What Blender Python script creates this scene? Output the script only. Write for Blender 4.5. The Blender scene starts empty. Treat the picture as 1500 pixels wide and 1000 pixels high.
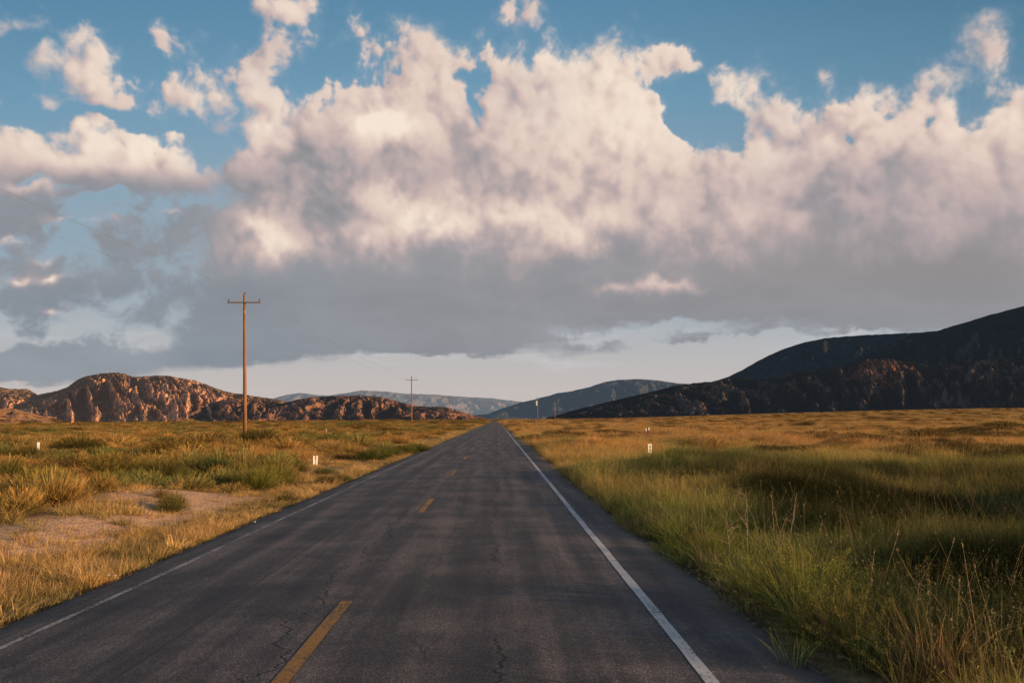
import bpy, bmesh, math, random
import numpy as np
from mathutils import Vector, Matrix

random.seed(7)
RNG = np.random.default_rng(7)
scene = bpy.context.scene
COL = scene.collection
# ---------------------------------------------------------------- camera maths
PITCH, YAW, ROLL = math.radians(5.55), math.radians(1.07), math.radians(0.30)
FPX = 1174.0
CAM = Vector((0.0, 0.0, 2.1))
fwd = Vector((math.sin(YAW) * math.cos(PITCH), math.cos(YAW) * math.cos(PITCH), math.sin(PITCH)))
rgt0 = Vector((math.cos(YAW), -math.sin(YAW), 0.0))
up0 = rgt0.cross(fwd)
rgt = rgt0 * math.cos(ROLL) - up0 * math.sin(ROLL)
upv = up0 * math.cos(ROLL) + rgt0 * math.sin(ROLL)


def ray(px, py):
    return (fwd * FPX + rgt * (px - 750.0) + upv * (500.0 - py)).normalized()


def azel(px, py):
    d = ray(px, py)
    return math.atan2(d.x, d.y), math.asin(d.z)


# ---------------------------------------------------------------- numpy noise
def _hash(ix, iy, seed):
    h = (ix.astype(np.int64) * 374761393 + iy.astype(np.int64) * 668265263 + seed * 1442695041) & 0xFFFFFFFF
    h = ((h ^ (h >> 13)) * 1274126177) & 0xFFFFFFFF
    h = (h ^ (h >> 16)) & 0xFFFFFFFF
    return h


def perlin(x, y, seed=0):
    x0 = np.floor(x); y0 = np.floor(y)
    fx = (x - x0).astype(np.float32); fy = (y - y0).astype(np.float32)
    u = fx * fx * fx * (fx * (fx * 6 - 15) + 10); v = fy * fy * fy * (fy * (fy * 6 - 15) + 10)

    def g(ix, iy, dx, dy):
        a = _hash(ix, iy, seed).astype(np.float32) * np.float32(2 * math.pi / 4294967296.0)
        return np.cos(a) * dx + np.sin(a) * dy
    n00 = g(x0, y0, fx, fy); n10 = g(x0 + 1, y0, fx - 1, fy)
    n01 = g(x0, y0 + 1, fx, fy - 1); n11 = g(x0 + 1, y0 + 1, fx - 1, fy - 1)
    a = n00 + u * (n10 - n00); b = n01 + u * (n11 - n01)
    return (a + v * (b - a)) * 1.5


def fbm(x, y, octv, seed=0, gain=0.5, lac=2.03):
    s = 0; a = 1.0; t = 0
    for i in range(octv):
        s = s + a * perlin(x, y, seed + i * 17); t += a
        a *= gain; x = x * lac + 3.7; y = y * lac - 1.3
    return s / t


def worley(x, y, seed=0):
    x0 = np.floor(x); y0 = np.floor(y)
    best = np.full(x.shape, 9.0, np.float32)
    for i in (-1, 0, 1):
        for j in (-1, 0, 1):
            h = _hash(x0 + i, y0 + j, seed)
            dx = x0 + i + (h & 0xFFFF) / 65536.0 - x; dy = y0 + j + (h >> 16) / 65536.0 - y
            best = np.minimum(best, (dx * dx + dy * dy).astype(np.float32))
    return np.sqrt(best)


def puffs(x, y, seed, octv=4, gain=0.5):
    """rounded lumps: each octave a field of soft domes"""
    s = 0; a = 1.0; t = 0
    for i in range(octv):
        w = worley(x, y, seed + i * 31)
        s = s + a * np.clip(1.0 - 1.5 * w * w, 0, 1); t += a
        a *= gain; x = x * 2.1 + 5.1; y = y * 2.1 + 9.7
    return s / t


def sstep(a, b, x):
    t = np.clip((x - a) / (b - a), 0, 1)
    return t * t * (3 - 2 * t)


def lin(c):
    c = np.asarray(c, dtype=np.float64) / 255.0
    return np.where(c <= 0.04045, c / 12.92, ((c + 0.055) / 1.055) ** 2.4)


def box(a, r):
    """separable box blur run twice"""
    for _ in range(2):
        for ax in (0, 1):
            p = np.pad(a, [(r + 1, r) if k == ax else (0, 0) for k in (0, 1)], mode='edge')
            c = np.cumsum(p, axis=ax, dtype=np.float64)
            n = a.shape[ax]
            if ax == 0:
                a = (c[2 * r + 1:2 * r + 1 + n] - c[0:n]) / (2 * r + 1)
            else:
                a = (c[:, 2 * r + 1:2 * r + 1 + n] - c[:, 0:n]) / (2 * r + 1)
    return a


# ---------------------------------------------------------------- the cloudy sky
AZ0, AZ1, EL0, EL1 = math.radians(-60), math.radians(60), math.radians(-3), math.radians(45)


def make_sky_pixels(W=2000, H=800):
    az = np.linspace(AZ0, AZ1, W)[None, :]; el = np.linspace(EL0, EL1, H)[:, None]
    dx = np.sin(az) * np.cos(el); dy = np.cos(az) * np.cos(el); dz = np.sin(el) + 0 * az
    f = fwd.x * dx + fwd.y * dy + fwd.z * dz
    r = rgt.x * dx + rgt.y * dy + rgt.z * dz
    u = upv.x * dx + upv.y * dy + upv.z * dz
    X = 750 + FPX * r / f; Y = 500 - FPX * u / f                     # where each direction falls, for laying out the cloud bank
    # noise space: bearing and elevation, flattened towards the horizon
    nx = az / 0.085 + 0 * el
    ny = (el + 0.9 * el * np.exp(-el / 0.10)) / 0.085 + 0 * az
    wx = fbm(nx * 1.1, ny * 1.1, 5, 11); wy = fbm(nx * 1.1 + 40, ny * 1.1 + 9, 5, 12)
    qx = nx + 0.22 * wx; qy = ny + 0.22 * wy
    fine = fbm(nx * 1.3, ny * 1.3, 8, 21, 0.55)
    pf = puffs(qx * 1.25, qy * 1.25, 5, 5, 0.62)
    pf_f = puffs((nx + 0.10 * wx) * 3.6, (ny + 0.10 * wy) * 3.6, 77, 4, 0.6)
    wsp = fbm(qx * 2.2, qy * 2.6, 7, 91, 0.62)
    # warped picture-scale coordinates so that edges of shapes are never smooth
    Xw = X + 32 * fbm(nx * 1.6, ny * 1.6, 4, 51) + 10 * wsp
    Yw = Y + 32 * fbm(nx * 1.6 + 7, ny * 1.6, 4, 52) + 10 * wsp
    top_pts = [(-1400, 150), (-600, 210), (-200, 185), (0, 195), (60, 188), (130, 186), (190, 192), (230, 200), (285, 226), (335, 256), (355, 190), (400, 165), (452, 150), (500, 132),
               (545, 126), (570, 92), (628, 66), (690, 76), (735, 92), (772, 100), (800, 76), (850, 84), (920, 80), (975, 150), (1000, 205), (1030, 216), (1075, 214),
               (1085, 150), (1105, 150), (1140, 168), (1200, 186), (1235, 172), (1262, 145), (1290, 158), (1345, 128), (1372, 155), (1400, 168), (1430, 178), (1462, 146), (1500, 140),
               (1620, 100), (1800, 140), (2100, 90), (2900, 160)]
    tx, ty = zip(*top_pts)
    top = np.interp(Xw, tx, ty)
    bx, by = zip(*[(-1400, 560), (-300, 560), (0, 566), (150, 560), (260, 548), (400, 530), (560, 524), (700, 526), (860, 520), (1000, 512), (1150, 500), (1300, 492), (1500, 486), (2900, 480)])
    bot = np.interp(X, bx, by)
    Yb = Y + 16 * fbm(nx * 0.7, ny * 3.5, 6, 61, 0.6)
    s_top = (Yw - top) / 40.0
    S = np.minimum(s_top, (bot - Yb) / 13.0)
    S = np.clip(S, -3, 1.6)

    def blob(cx, cy, rx, ry, ang=0.0, k=1.0, warp=True):
        A = math.radians(ang)
        xx = (Xw if warp else X) - cx; yy = (Yw if warp else Y) - cy
        a = (xx * math.cos(A) + yy * math.sin(A)) / rx; b = (-xx * math.sin(A) + yy * math.cos(A)) / ry
        return k * (1 - np.sqrt(a * a + b * b + 1e-6))
    add = [(120, 112, 62, 34, 25, .9), (180, 142, 55, 20, 30, .8), (60, 100, 42, 16, 8, .6), (75, 96, 12, 20, 0, .4), (312, 138, 40, 30, 10, .9), (262, 138, 28, 16, 10, .7), (385, 150, 56, 30, 35, .8),
           (397, 78, 26, 12, -20, .5), (420, 14, 34, 22, 20, .8), (250, 59, 13, 9, 20, .5), (8, 42, 14, 10, 0, .5), (772, 14, 17, 9, 0, .45), (1445, 66, 22, 17, 40, .5), (398, 100, 14, 22, 0, .4),
           (660, 88, 90, 26, 12, .8), (955, 95, 48, 17, 12, .8), (1050, 142, 44, 26, -25, 1.), (1095, 165, 30, 45, -30, .9), (480, 140, 20, 12, 0, .4), (390, 195, 60, 24, 0, .7),
           (1215, 118, 6, 8, 0, .3), (140, 160, 50, 8, 0, .3), (1380, 110, 14, 10, 0, .3), (1060, 96, 8, 5, 0, .3), (530, 50, 6, 4, 0, .3)]
    for b in add:
        S = np.maximum(S, blob(*b) * 0.95 - 0.16)
    hole = [(697, 150, 17, 55, 8, 1.7), (690, 112, 22, 12, 0, 1.2), (1055, 192, 36, 24, 20, 1.5), (1004, 150, 40, 34, 50, 1.8), (1362, 188, 14, 16, 0, .75), (1250, 210, 12, 30, 0, .8),
            (300, 232, 26, 15, 20, .6), (240, 185, 40, 12, 0, .9), (80, 172, 110, 13, -3, 1.1), (215, 182, 60, 12, 12, 1.2), (300, 205, 40, 16, 35, 1.0), (200, 95, 26, 20, 0, .9), (40, 60, 40, 14, 0, .8), (480, 90, 44, 22, -20, .8), (345, 195, 22, 12, 20, .8),
            (150, 296, 60, 15, -10, 1.3), (60, 268, 50, 8, 5, 1.0), (890, 485, 70, 10, -6, .8), (980, 478, 60, 9, -4, .8), (1100, 500, 150, 7, -5, 1.2)]
    for b in hole:
        h = np.clip(blob(*b[:5]) * 0.8 + 0.35, 0, 1) * b[5] * (1.9 if b[0] > 320 or b[1] < 240 else 2.3)
        S = S - h
    # broken, half-dissolved cover low on the left, and streaks low on the right
    ll = sstep(400, 230, X + 0.35 * (Y - 400)) * sstep(262, 300, Y) * (1 - sstep(500, 540, Y))
    gaps = fbm(nx * 1.5 + 0.35 * ny + 0.6 * wx, ny * 2.1 - 0.4 * nx + 0.6 * wy, 6, 135, 0.6)
    S = S * (1 - ll) + ll * np.minimum(S, 0.26 + 3.4 * gaps)
    lr = np.exp(-((X - 1000) / 230) ** 2 - ((Y - 484 + 0.05 * (X - 1000)) / 20) ** 2)
    S = S - lr * (1.3 + 2.5 * fbm(nx * 1.2, ny * 3.0, 6, 137, 0.65))
    # outside the frame: random broken cover
    out = sstep(0, 260, -X) + sstep(1500, 1760, X)
    loose = (1 - sstep(0.2, 0.9, S)) * sstep(420, 300, Y) * sstep(600, 420, X)      # ragged, half-dissolved edges of the small clouds
    S = S + loose * (0.9 * wsp + 0.5 * fbm(nx * 3, ny * 3, 5, 163, 0.6))
    S = S + np.clip(out, 0, 1) * (1.6 * fbm(nx * 0.25, ny * 0.35, 3, 71) * 1.4)
    T = S + 1.0 * (pf - 0.5) * 2 + 0.9 * fine + 0.35 * wsp + 0.35 * (pf_f - 0.6)
    lowfade = sstep(0.10, 0.16, el + 0 * az)                        # the flat base has no cauliflower edge
    T = T * lowfade + (S + 0.5 * fine + 0.3 * wsp) * (1 - lowfade)
    soft = np.clip(0.85 + 1.6 * fbm(nx * 0.5, ny * 0.5, 3, 141) + 0.8 * ll + lr + 0.5 * loose, 0.30, 1.9)
    alpha = sstep(-0.34 * soft, 0.08 + 0.75 * soft, T + 0.35 * wsp + 0.12 * pf_f - 0.06)
    big = puffs(qx * 0.45 + 3, qy * 0.50 + 8, 209, 3, 0.5)
    # relief lighting: low sun from the right and behind, so lumps glow on their right and upper flanks
    Hh = 2.6 * np.clip(T, -0.5, 1.6) * 0.30 + 1.7 * pf + 0.62 * pf_f + 0.40 * fine + 0.06 * wsp + 1.5 * big
    step = 4
    H1 = box(Hh, 1)
    gx = (np.roll(H1, -step, 1) - np.roll(H1, step, 1)); gy = (np.roll(H1, -step, 0) - np.roll(H1, step, 0))
    H2 = box(Hh, 9)
    gx2 = (np.roll(H2, -14, 1) - np.roll(H2, 14, 1)); gy2 = (np.roll(H2, -14, 0) - np.roll(H2, 14, 0))
    L = -(0.85 * gx + 0.75 * gy) * 1.0 - (0.7 * gx2 + 0.8 * gy2) * 0.42
    crease = (H1 - box(Hh, 12)) * 0.9 + (H2 - box(Hh, 40)) * 0.9
    # lumps throw shade on their neighbours: walk toward the sun (right and a little up) over the relief
    Hs = 1.5 * big + 1.25 * pf + 0.30 * pf_f + 0.35 * np.clip(T, -0.5, 1.3)
    Hs = box(Hs, 1); occ = np.zeros_like(Hs)
    for k in (2, 4, 6, 9, 12, 16, 21, 27, 34, 42, 52, 64):
        occ = np.maximum(occ, np.roll(Hs, (-int(k * 0.45), -int(k * 0.9)), (0, 1)) - Hs - 0.0085 * k)
    shade = np.exp(-3.2 * np.clip(box(occ, 2), 0, None))
    L = np.tanh(0.42 * L + 0.62 * crease) * 0.75 + (shade - 0.62) * 1.0 + 0.35 * (pf_f - 0.45)
    # broad light and shade over the bank

    def g(cx, cy, rx, ry, k, ang=0):
        A = math.radians(ang); xx = Xw - cx; yy = Yw - cy
        a = (xx * math.cos(A) + yy * math.sin(A)) / rx; b = (-xx * math.sin(A) + yy * math.cos(A)) / ry
        return k * np.exp(-(a * a + b * b))
    br = 0.42 + 0 * X
    for q in [(850, 160, 120, 90, .40), (940, 200, 60, 100, .18), (590, 150, 110, 60, .18), (570, 195, 45, 26, .55), (545, 178, 24, 12, .4), (740, 320, 170, 40, .32), (560, 290, 70, 24, .36, 22), (845, 350, 60, 26, .28), (640, 340, 60, 22, .38, 20),
              (395, 345, 55, 18, .62, 30), (545, 360, 18, 16, .45), (1000, 340, 36, 20, .30, 35), (1085, 315, 24, 22, .28), (1130, 220, 60, 60, .30), (1300, 180, 170, 50, .22), (1060, 140, 50, 35, .35), (1490, 180, 90, 70, .22),
              (120, 110, 110, 60, .22), (320, 140, 60, 40, .3), (390, 150, 60, 40, .26), (140, 215, 150, 28, .45), (245, 250, 60, 34, .3), (420, 15, 40, 30, .2), (395, 190, 40, 24, .3), (250, 285, 22, 12, .3), (40, 272, 34, 9, .5), (120, 325, 40, 8, .5), (135, 330, 30, 7, .3),
              (22, 405, 26, 9, .45), (85, 410, 22, 9, .5), (15, 352, 22, 6, .45), (62, 378, 16, 6, .3), (80, 455, 16, 6, .3), (900, 428, 26, 10, .24), (970, 416, 50, 10, .20, -6), (255, 310, 14, 6, .5), (1160, 320, 14, 16, .2), (720, 90, 120, 30, .12), (880, 90, 90, 26, .1),
              (480, 270, 130, 55, -.30), (420, 240, 70, 40, -.14), (600, 240, 90, 26, -.10), (760, 230, 60, 50, -.05), (130, 262, 160, 16, -.3), (700, 120, 40, 30, -.1), (1180, 300, 160, 50, -.10), (1350, 300, 200, 60, -.14), (250, 330, 100, 50, -.25)]:
        br = br + g(*q)
    base = sstep(312, 425, Yw + 55 * fine + 25 * wsp + 0.02 * (X - 700))          # the shaded flat underside
    left_low = sstep(420, 240, X) * sstep(240, 290, Y)
    base = np.maximum(base, left_low * 0.8)
    for q in [(22, 405, 26, 9), (85, 410, 22, 9), (15, 352, 22, 6), (40, 272, 34, 9), (120, 328, 40, 8), (900, 428, 26, 10), (970, 416, 50, 10), (62, 378, 16, 6), (80, 455, 16, 6), (255, 310, 14, 6), (395, 345, 55, 20)]:
        base = base * (1 - 0.9 * g(q[0], q[1], q[2] * 1.2, q[3] * 1.2, 1.0))
    edge = 1 - sstep(0.1, 1.0, T)                                     # rims glow
    lit = br + 0.02 + 0.32 * L * (1 - 0.75 * base) + 0.10 * edge * (1 - base) + 0.10 * wsp
    lit = lit * (1 - 0.82 * base)
    lit = np.clip(lit, 0, 1.15)
    ramp_x = [0.0, 0.18, 0.38, 0.6, 0.85, 1.15]
    ramp_c = np.array([lin(c) for c in [(143, 142, 147), (156, 152, 155), (182, 167, 167), (206, 185, 179), (228, 207, 194), (245, 228, 211)]])
    C = np.stack([np.interp(lit, ramp_x, ramp_c[:, k]) for k in range(3)], -1)
    # underside: a little darker and bluer toward the left and the bottom, streaked
    st = fbm(nx * 0.6, ny * 2.2, 6, 81, 0.55)
    cool = lin((132, 143, 154))
    wcool = (base * (0.25 + 0.55 * sstep(700, 150, X)) + 0.15 * base * sstep(450, 540, Y))[..., None]
    C = C * (1 - wcool) + cool * wcool
    warm = lin((150, 140, 136)); ww = (base * 0.45 * sstep(800, 1200, X) * sstep(470, 380, Y))[..., None]
    C = C * (1 - ww) + warm * ww
    mv = np.clip(fbm(nx * 0.35, ny * 0.5, 4, 171) * 1.6, -1, 1) * (1 - base)      # mauve hollows drifting through the lit bank
    mvw = (0.40 * np.clip(mv, 0, 1))[..., None]; C = C * (1 - mvw) + lin((176, 163, 168)) * mvw
    C = C * (1 + 0.12 * base * st)[..., None] * (1 + 0.03 * wsp)[..., None]
    # open blue: deep at the top, milky below, pale pinkish strip above the hills
    t = np.clip(Y, -700, 700)
    yk = [-700, -200, 0, 150, 260, 400, 480, 540, 600, 700]
    sk = np.array([lin(c) for c in [(40, 78, 118), (60, 105, 146), (90, 136, 167), (112, 154, 181), (137, 164, 183), (148, 167, 181), (174, 180, 185), (190, 185, 184), (198, 188, 183), (198, 188, 183)]])
    B = np.stack([np.interp(t, yk, sk[:, k]) for k in range(3)], -1)
    side = (1 - 0.16 * sstep(750, 1500, X) - 0.05 * sstep(1500, 2600, X))[..., None] + np.array([0.02, .01, 0])
    B = B * np.where(Y[..., None] < 480, side, 1)
    haze = (0.25 * sstep(-0.9, 0.2, T) * (1 - sstep(480, 530, Y)))[..., None]
    B = B * (1 - haze) + lin((160, 176, 192)) * haze
    cir = 0.5 * sstep(0.0, 0.5, fbm(nx * 0.5 + 0.2 * wx, ny * 2.6, 6, 95, 0.6))[..., None] * (sstep(440, 480, Y) * (1 - 0.8 * sstep(520, 560, Y)))[..., None]
    B = B * (1 - cir) + lin((205, 205, 208)) * cir
    # thin veil of stratus over gaps low in the sky
    a = (alpha * (1 - 0.10 * sstep(0.3, 0, S * 0 + T)))[..., None]
    thin = 0.55 * sstep(300, 200, X) * sstep(440, 500, Y)
    a = a * (1 - 0.35 * thin[..., None])
    rgb = B * (1 - a) + C * a
    out = np.ones((H, W, 4), np.float32)
    out[..., :3] = rgb
    return out


# ================================================================ helpers
def link(o, parent=None):
    COL.objects.link(o)
    if parent is not None:
        o.parent = parent
    return o


def tag(o, label=None, cat=None, group=None, kind=None):
    if label: o['label'] = label
    if cat: o['category'] = cat
    if group: o['group'] = group
    if kind: o['kind'] = kind
    return o


def thing(name, label, cat, loc=(0, 0, 0), rz=0.0, group=None):
    o = bpy.data.objects.new(name, None)
    o.empty_display_size = 0.3
    o.location = loc; o.rotation_euler = (0, 0, rz)
    link(o)
    return tag(o, label, cat, group)


def mesh_np(name, V, F, mat=None, smooth=False):
    """V (n,3), F list/array of faces (all same length) -> mesh"""
    me = bpy.data.meshes.new(name)
    V = np.ascontiguousarray(V, dtype=np.float32); F = np.ascontiguousarray(F, dtype=np.int32)
    k = F.shape[1]
    me.vertices.add(len(V)); me.vertices.foreach_set('co', V.ravel())
    me.loops.add(F.size); me.loops.foreach_set('vertex_index', F.ravel())
    me.polygons.add(len(F))
    me.polygons.foreach_set('loop_start', np.arange(0, F.size, k, dtype=np.int32))
    me.polygons.foreach_set('loop_total', np.full(len(F), k, dtype=np.int32))
    if smooth:
        me.polygons.foreach_set('use_smooth', np.ones(len(F), dtype=bool))
    me.update(calc_edges=True)
    if mat: me.materials.append(mat)
    return me


def obj(name, me, parent=None):
    return link(bpy.data.objects.new(name, me), parent)


def bm_obj(name, bm, mat, parent=None, smooth=False):
    me = bpy.data.meshes.new(name)
    bm.to_mesh(me); bm.free()
    if smooth:
        me.polygons.foreach_set('use_smooth', np.ones(len(me.polygons), dtype=bool))
    me.materials.append(mat)
    return obj(name, me, parent)


def add_tube(bm, pts, radii, seg=8, cap=True):
    pts = [Vector(p) for p in pts]
    rings = []
    for i, p in enumerate(pts):
        a = pts[max(i - 1, 0)]; b = pts[min(i + 1, len(pts) - 1)]
        d = (b - a).normalized()
        ref = Vector((0, 0, 1)) if abs(d.z) < 0.9 else Vector((1, 0, 0))
        u = d.cross(ref).normalized(); v = d.cross(u)
        r = radii[i] if hasattr(radii, '__len__') else radii
        rings.append([bm.verts.new(p + (u * math.cos(t) + v * math.sin(t)) * r) for t in [2 * math.pi * k / seg for k in range(seg)]])
    for r0, r1 in zip(rings, rings[1:]):
        for k in range(seg):
            bm.faces.new((r0[k], r0[(k + 1) % seg], r1[(k + 1) % seg], r1[k]))
    if cap:
        bm.faces.new(list(reversed(rings[0]))); bm.faces.new(rings[-1])
    return rings


def add_box(bm, c, s, rot=None, bevel=0.0):
    m = Matrix.Translation(c) @ (rot.to_4x4() if rot else Matrix.Identity(4)) @ Matrix.Diagonal((*s, 1))
    g = bmesh.ops.create_cube(bm, size=1.0, matrix=m)
    if bevel:
        es = list({e for v in g['verts'] for e in v.link_edges})
        bmesh.ops.bevel(bm, geom=es, offset=bevel, segments=2, affect='EDGES')


def N(nt, t, **kw):
    n = nt.nodes.new(t)
    ins = kw.pop('ins', {})
    for k, v in kw.items(): setattr(n, k, v)
    for k, v in ins.items():
        if isinstance(v, bpy.types.NodeSocket): nt.links.new(v, n.inputs[k])
        else: n.inputs[k].default_value = v
    return n


def math_n(nt, op, a, b=0.0, c=None, clamp=False):
    n = N(nt, 'ShaderNodeMath', operation=op, use_clamp=clamp)
    for i, v in enumerate((a, b) if c is None else (a, b, c)):
        if isinstance(v, bpy.types.NodeSocket): nt.links.new(v, n.inputs[i])
        else: n.inputs[i].default_value = v
    return n.outputs[0]


def mixc(nt, f, a, b, mode='MIX'):
    n = N(nt, 'ShaderNodeMix', data_type='RGBA', blend_type=mode)
    for i, v in ((0, f), (6, a), (7, b)):
        if isinstance(v, bpy.types.NodeSocket): nt.links.new(v, n.inputs[i])
        elif i == 0: n.inputs[0].default_value = v
        else: n.inputs[i].default_value = (*v, 1)
    return n.outputs[2]


def ramp(nt, f, stops, interp='LINEAR'):
    n = N(nt, 'ShaderNodeValToRGB', ins={0: f})
    cr = n.color_ramp; cr.interpolation = interp
    while len(cr.elements) < len(stops): cr.elements.new(0.5)
    for e, (p, c) in zip(cr.elements, stops):
        e.position = p; e.color = (*c, 1) if hasattr(c, '__len__') else (c, c, c, 1)
    return n.outputs[0]


def noise(nt, vec, scale, detail=4, rough=0.5, dist=0.0):
    return N(nt, 'ShaderNodeTexNoise', ins={'Vector': vec, 'Scale': scale, 'Detail': detail, 'Roughness': rough, 'Distortion': dist}).outputs[0]


def new_mat(name):
    m = bpy.data.materials.new(name); m.use_nodes = True
    nt = m.node_tree; nt.nodes.clear()
    out = nt.nodes.new('ShaderNodeOutputMaterial')
    return m, nt, out


def principled(nt, out, color, rough=0.9, spec=0.2, normal=None):
    p = N(nt, 'ShaderNodeBsdfPrincipled', ins={'Base Color': color if isinstance(color, bpy.types.NodeSocket) else (*color, 1), 'Roughness': rough, 'Specular IOR Level': spec})
    if normal is not None: nt.links.new(normal, p.inputs['Normal'])
    nt.links.new(p.outputs[0], out.inputs[0])
    return p


def simple_mat(name, color, rough=0.8, spec=0.2, var=0.25, scale=8.0):
    m, nt, out = new_mat(name)
    co = N(nt, 'ShaderNodeTexCoord').outputs['Object']
    n = noise(nt, co, scale, 5, 0.6)
    c = mixc(nt, n, tuple(k * (1 - var) for k in color), tuple(min(1, k * (1 + var)) for k in color))
    principled(nt, out, c, rough, spec)
    return m


# ================================================================ terrain shape (shared by the ground sheet and by everything that stands on it)
ROAD_L, ROAD_R = -5.3, 2.5


def gauss(x, y, cx, cy, sx, sy):
    return np.exp(-((x - cx) / sx) ** 2 - ((y - cy) / sy) ** 2)


def ground_h(x, y):
    x = np.asarray(x, dtype=np.float64); y = np.asarray(y, dtype=np.float64)
    d = np.maximum(np.maximum(ROAD_L - x, x - ROAD_R), 0)          # distance off the asphalt
    near = sstep(0.6, 6.0, d)
    right = x > ROAD_R
    h = -0.17 - 0.07 * sstep(0.3, 1.5, d)
    amp = np.where(right, 0.55, 0.24)
    h = h + near * amp * (fbm(x / 13.0, y / 15.0, 3, 301) * 1.5 + 0.28 * perlin(x / 4.1, y / 4.6, 305))
    h = h + sstep(3, 25, d) * np.where(right, 0.5, 0.15) * fbm(x / 60.0, y / 60.0, 2, 309)
    # a grassy swell beside the road on the right, a hollow behind it, and an added higher bank further right
    h = h + 0.55 * gauss(x, y, 9.0, 27.0, 4.0, 10.0) - 1.3 * gauss(x, y, 15.0, 52.0, 6.0, 6.0) + 0.5 * gauss(x, y, 24.5, 54.0, 4.0, 6.0) - 0.9 * gauss(x, y, 9.0, 80.0, 4.0, 12.0) + 0.5 * gauss(x, y, 6.5, 60.0, 2.5, 22.0)
    h = h + 3.4 * sstep(18.5, 26, x) * (1 - sstep(45, 60, x)) * sstep(-28, -12, y) * (1 - sstep(13, 23, y))  # bank out of view, added and shaped to throw shade on the near grass
    h = h + 0.40 * gauss(x, y, -9.2, 16.5, 1.7, 3.6) + 0.45 * gauss(x, y, -9.8, 22.5, 2.0, 3.4)
    # the valley floor rises gently toward the right-hand mountains
    far = sstep(250, 2600, y) * sstep(50, 1500, x)
    h = h + 27.0 * far
    h = h - sstep(150, 900, np.hypot(x, y)) * 0.25
    return h


def cover(x, y):
    """0 = bare sand, 1 = thick grass"""
    c = 0.64 + 1.1 * fbm(x / 1.9, y / 2.6, 5, 401, 0.6)
    c = np.where(x < ROAD_L, c, 1.1 + 0.3 * fbm(x / 5.0, y / 5.0, 3, 403))
    c = c - 0.75 * gauss(x, y, -8.3, 15.6, 1.0, 1.9) - 0.85 * gauss(x, y, -8.5, 22.0, 1.2, 2.4) - 0.6 * gauss(x, y, -11.2, 15.0, 1.6, 1.6) - 0.25 * gauss(x, y, -9.0, 18.0, 3.0, 6.0)
    c = np.where((x > ROAD_L - 1.7) & (x < ROAD_L), np.maximum(c, 0.75), c)
    return np.clip(c, 0, 1)


def gz(x, y):
    return float(ground_h(np.array([x]), np.array([y]))[0])


def ground_at(px, py, z=0.0):
    d = ray(px, py)
    t = (z - CAM.z) / d.z
    return CAM.x + d.x * t, CAM.y + d.y * t


def at_depth(px, Y):
    """ground-plan point on the bearing of photo column px, at forward distance Y"""
    a, _ = azel(px, 614)
    return Y * math.tan(a), Y


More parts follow.
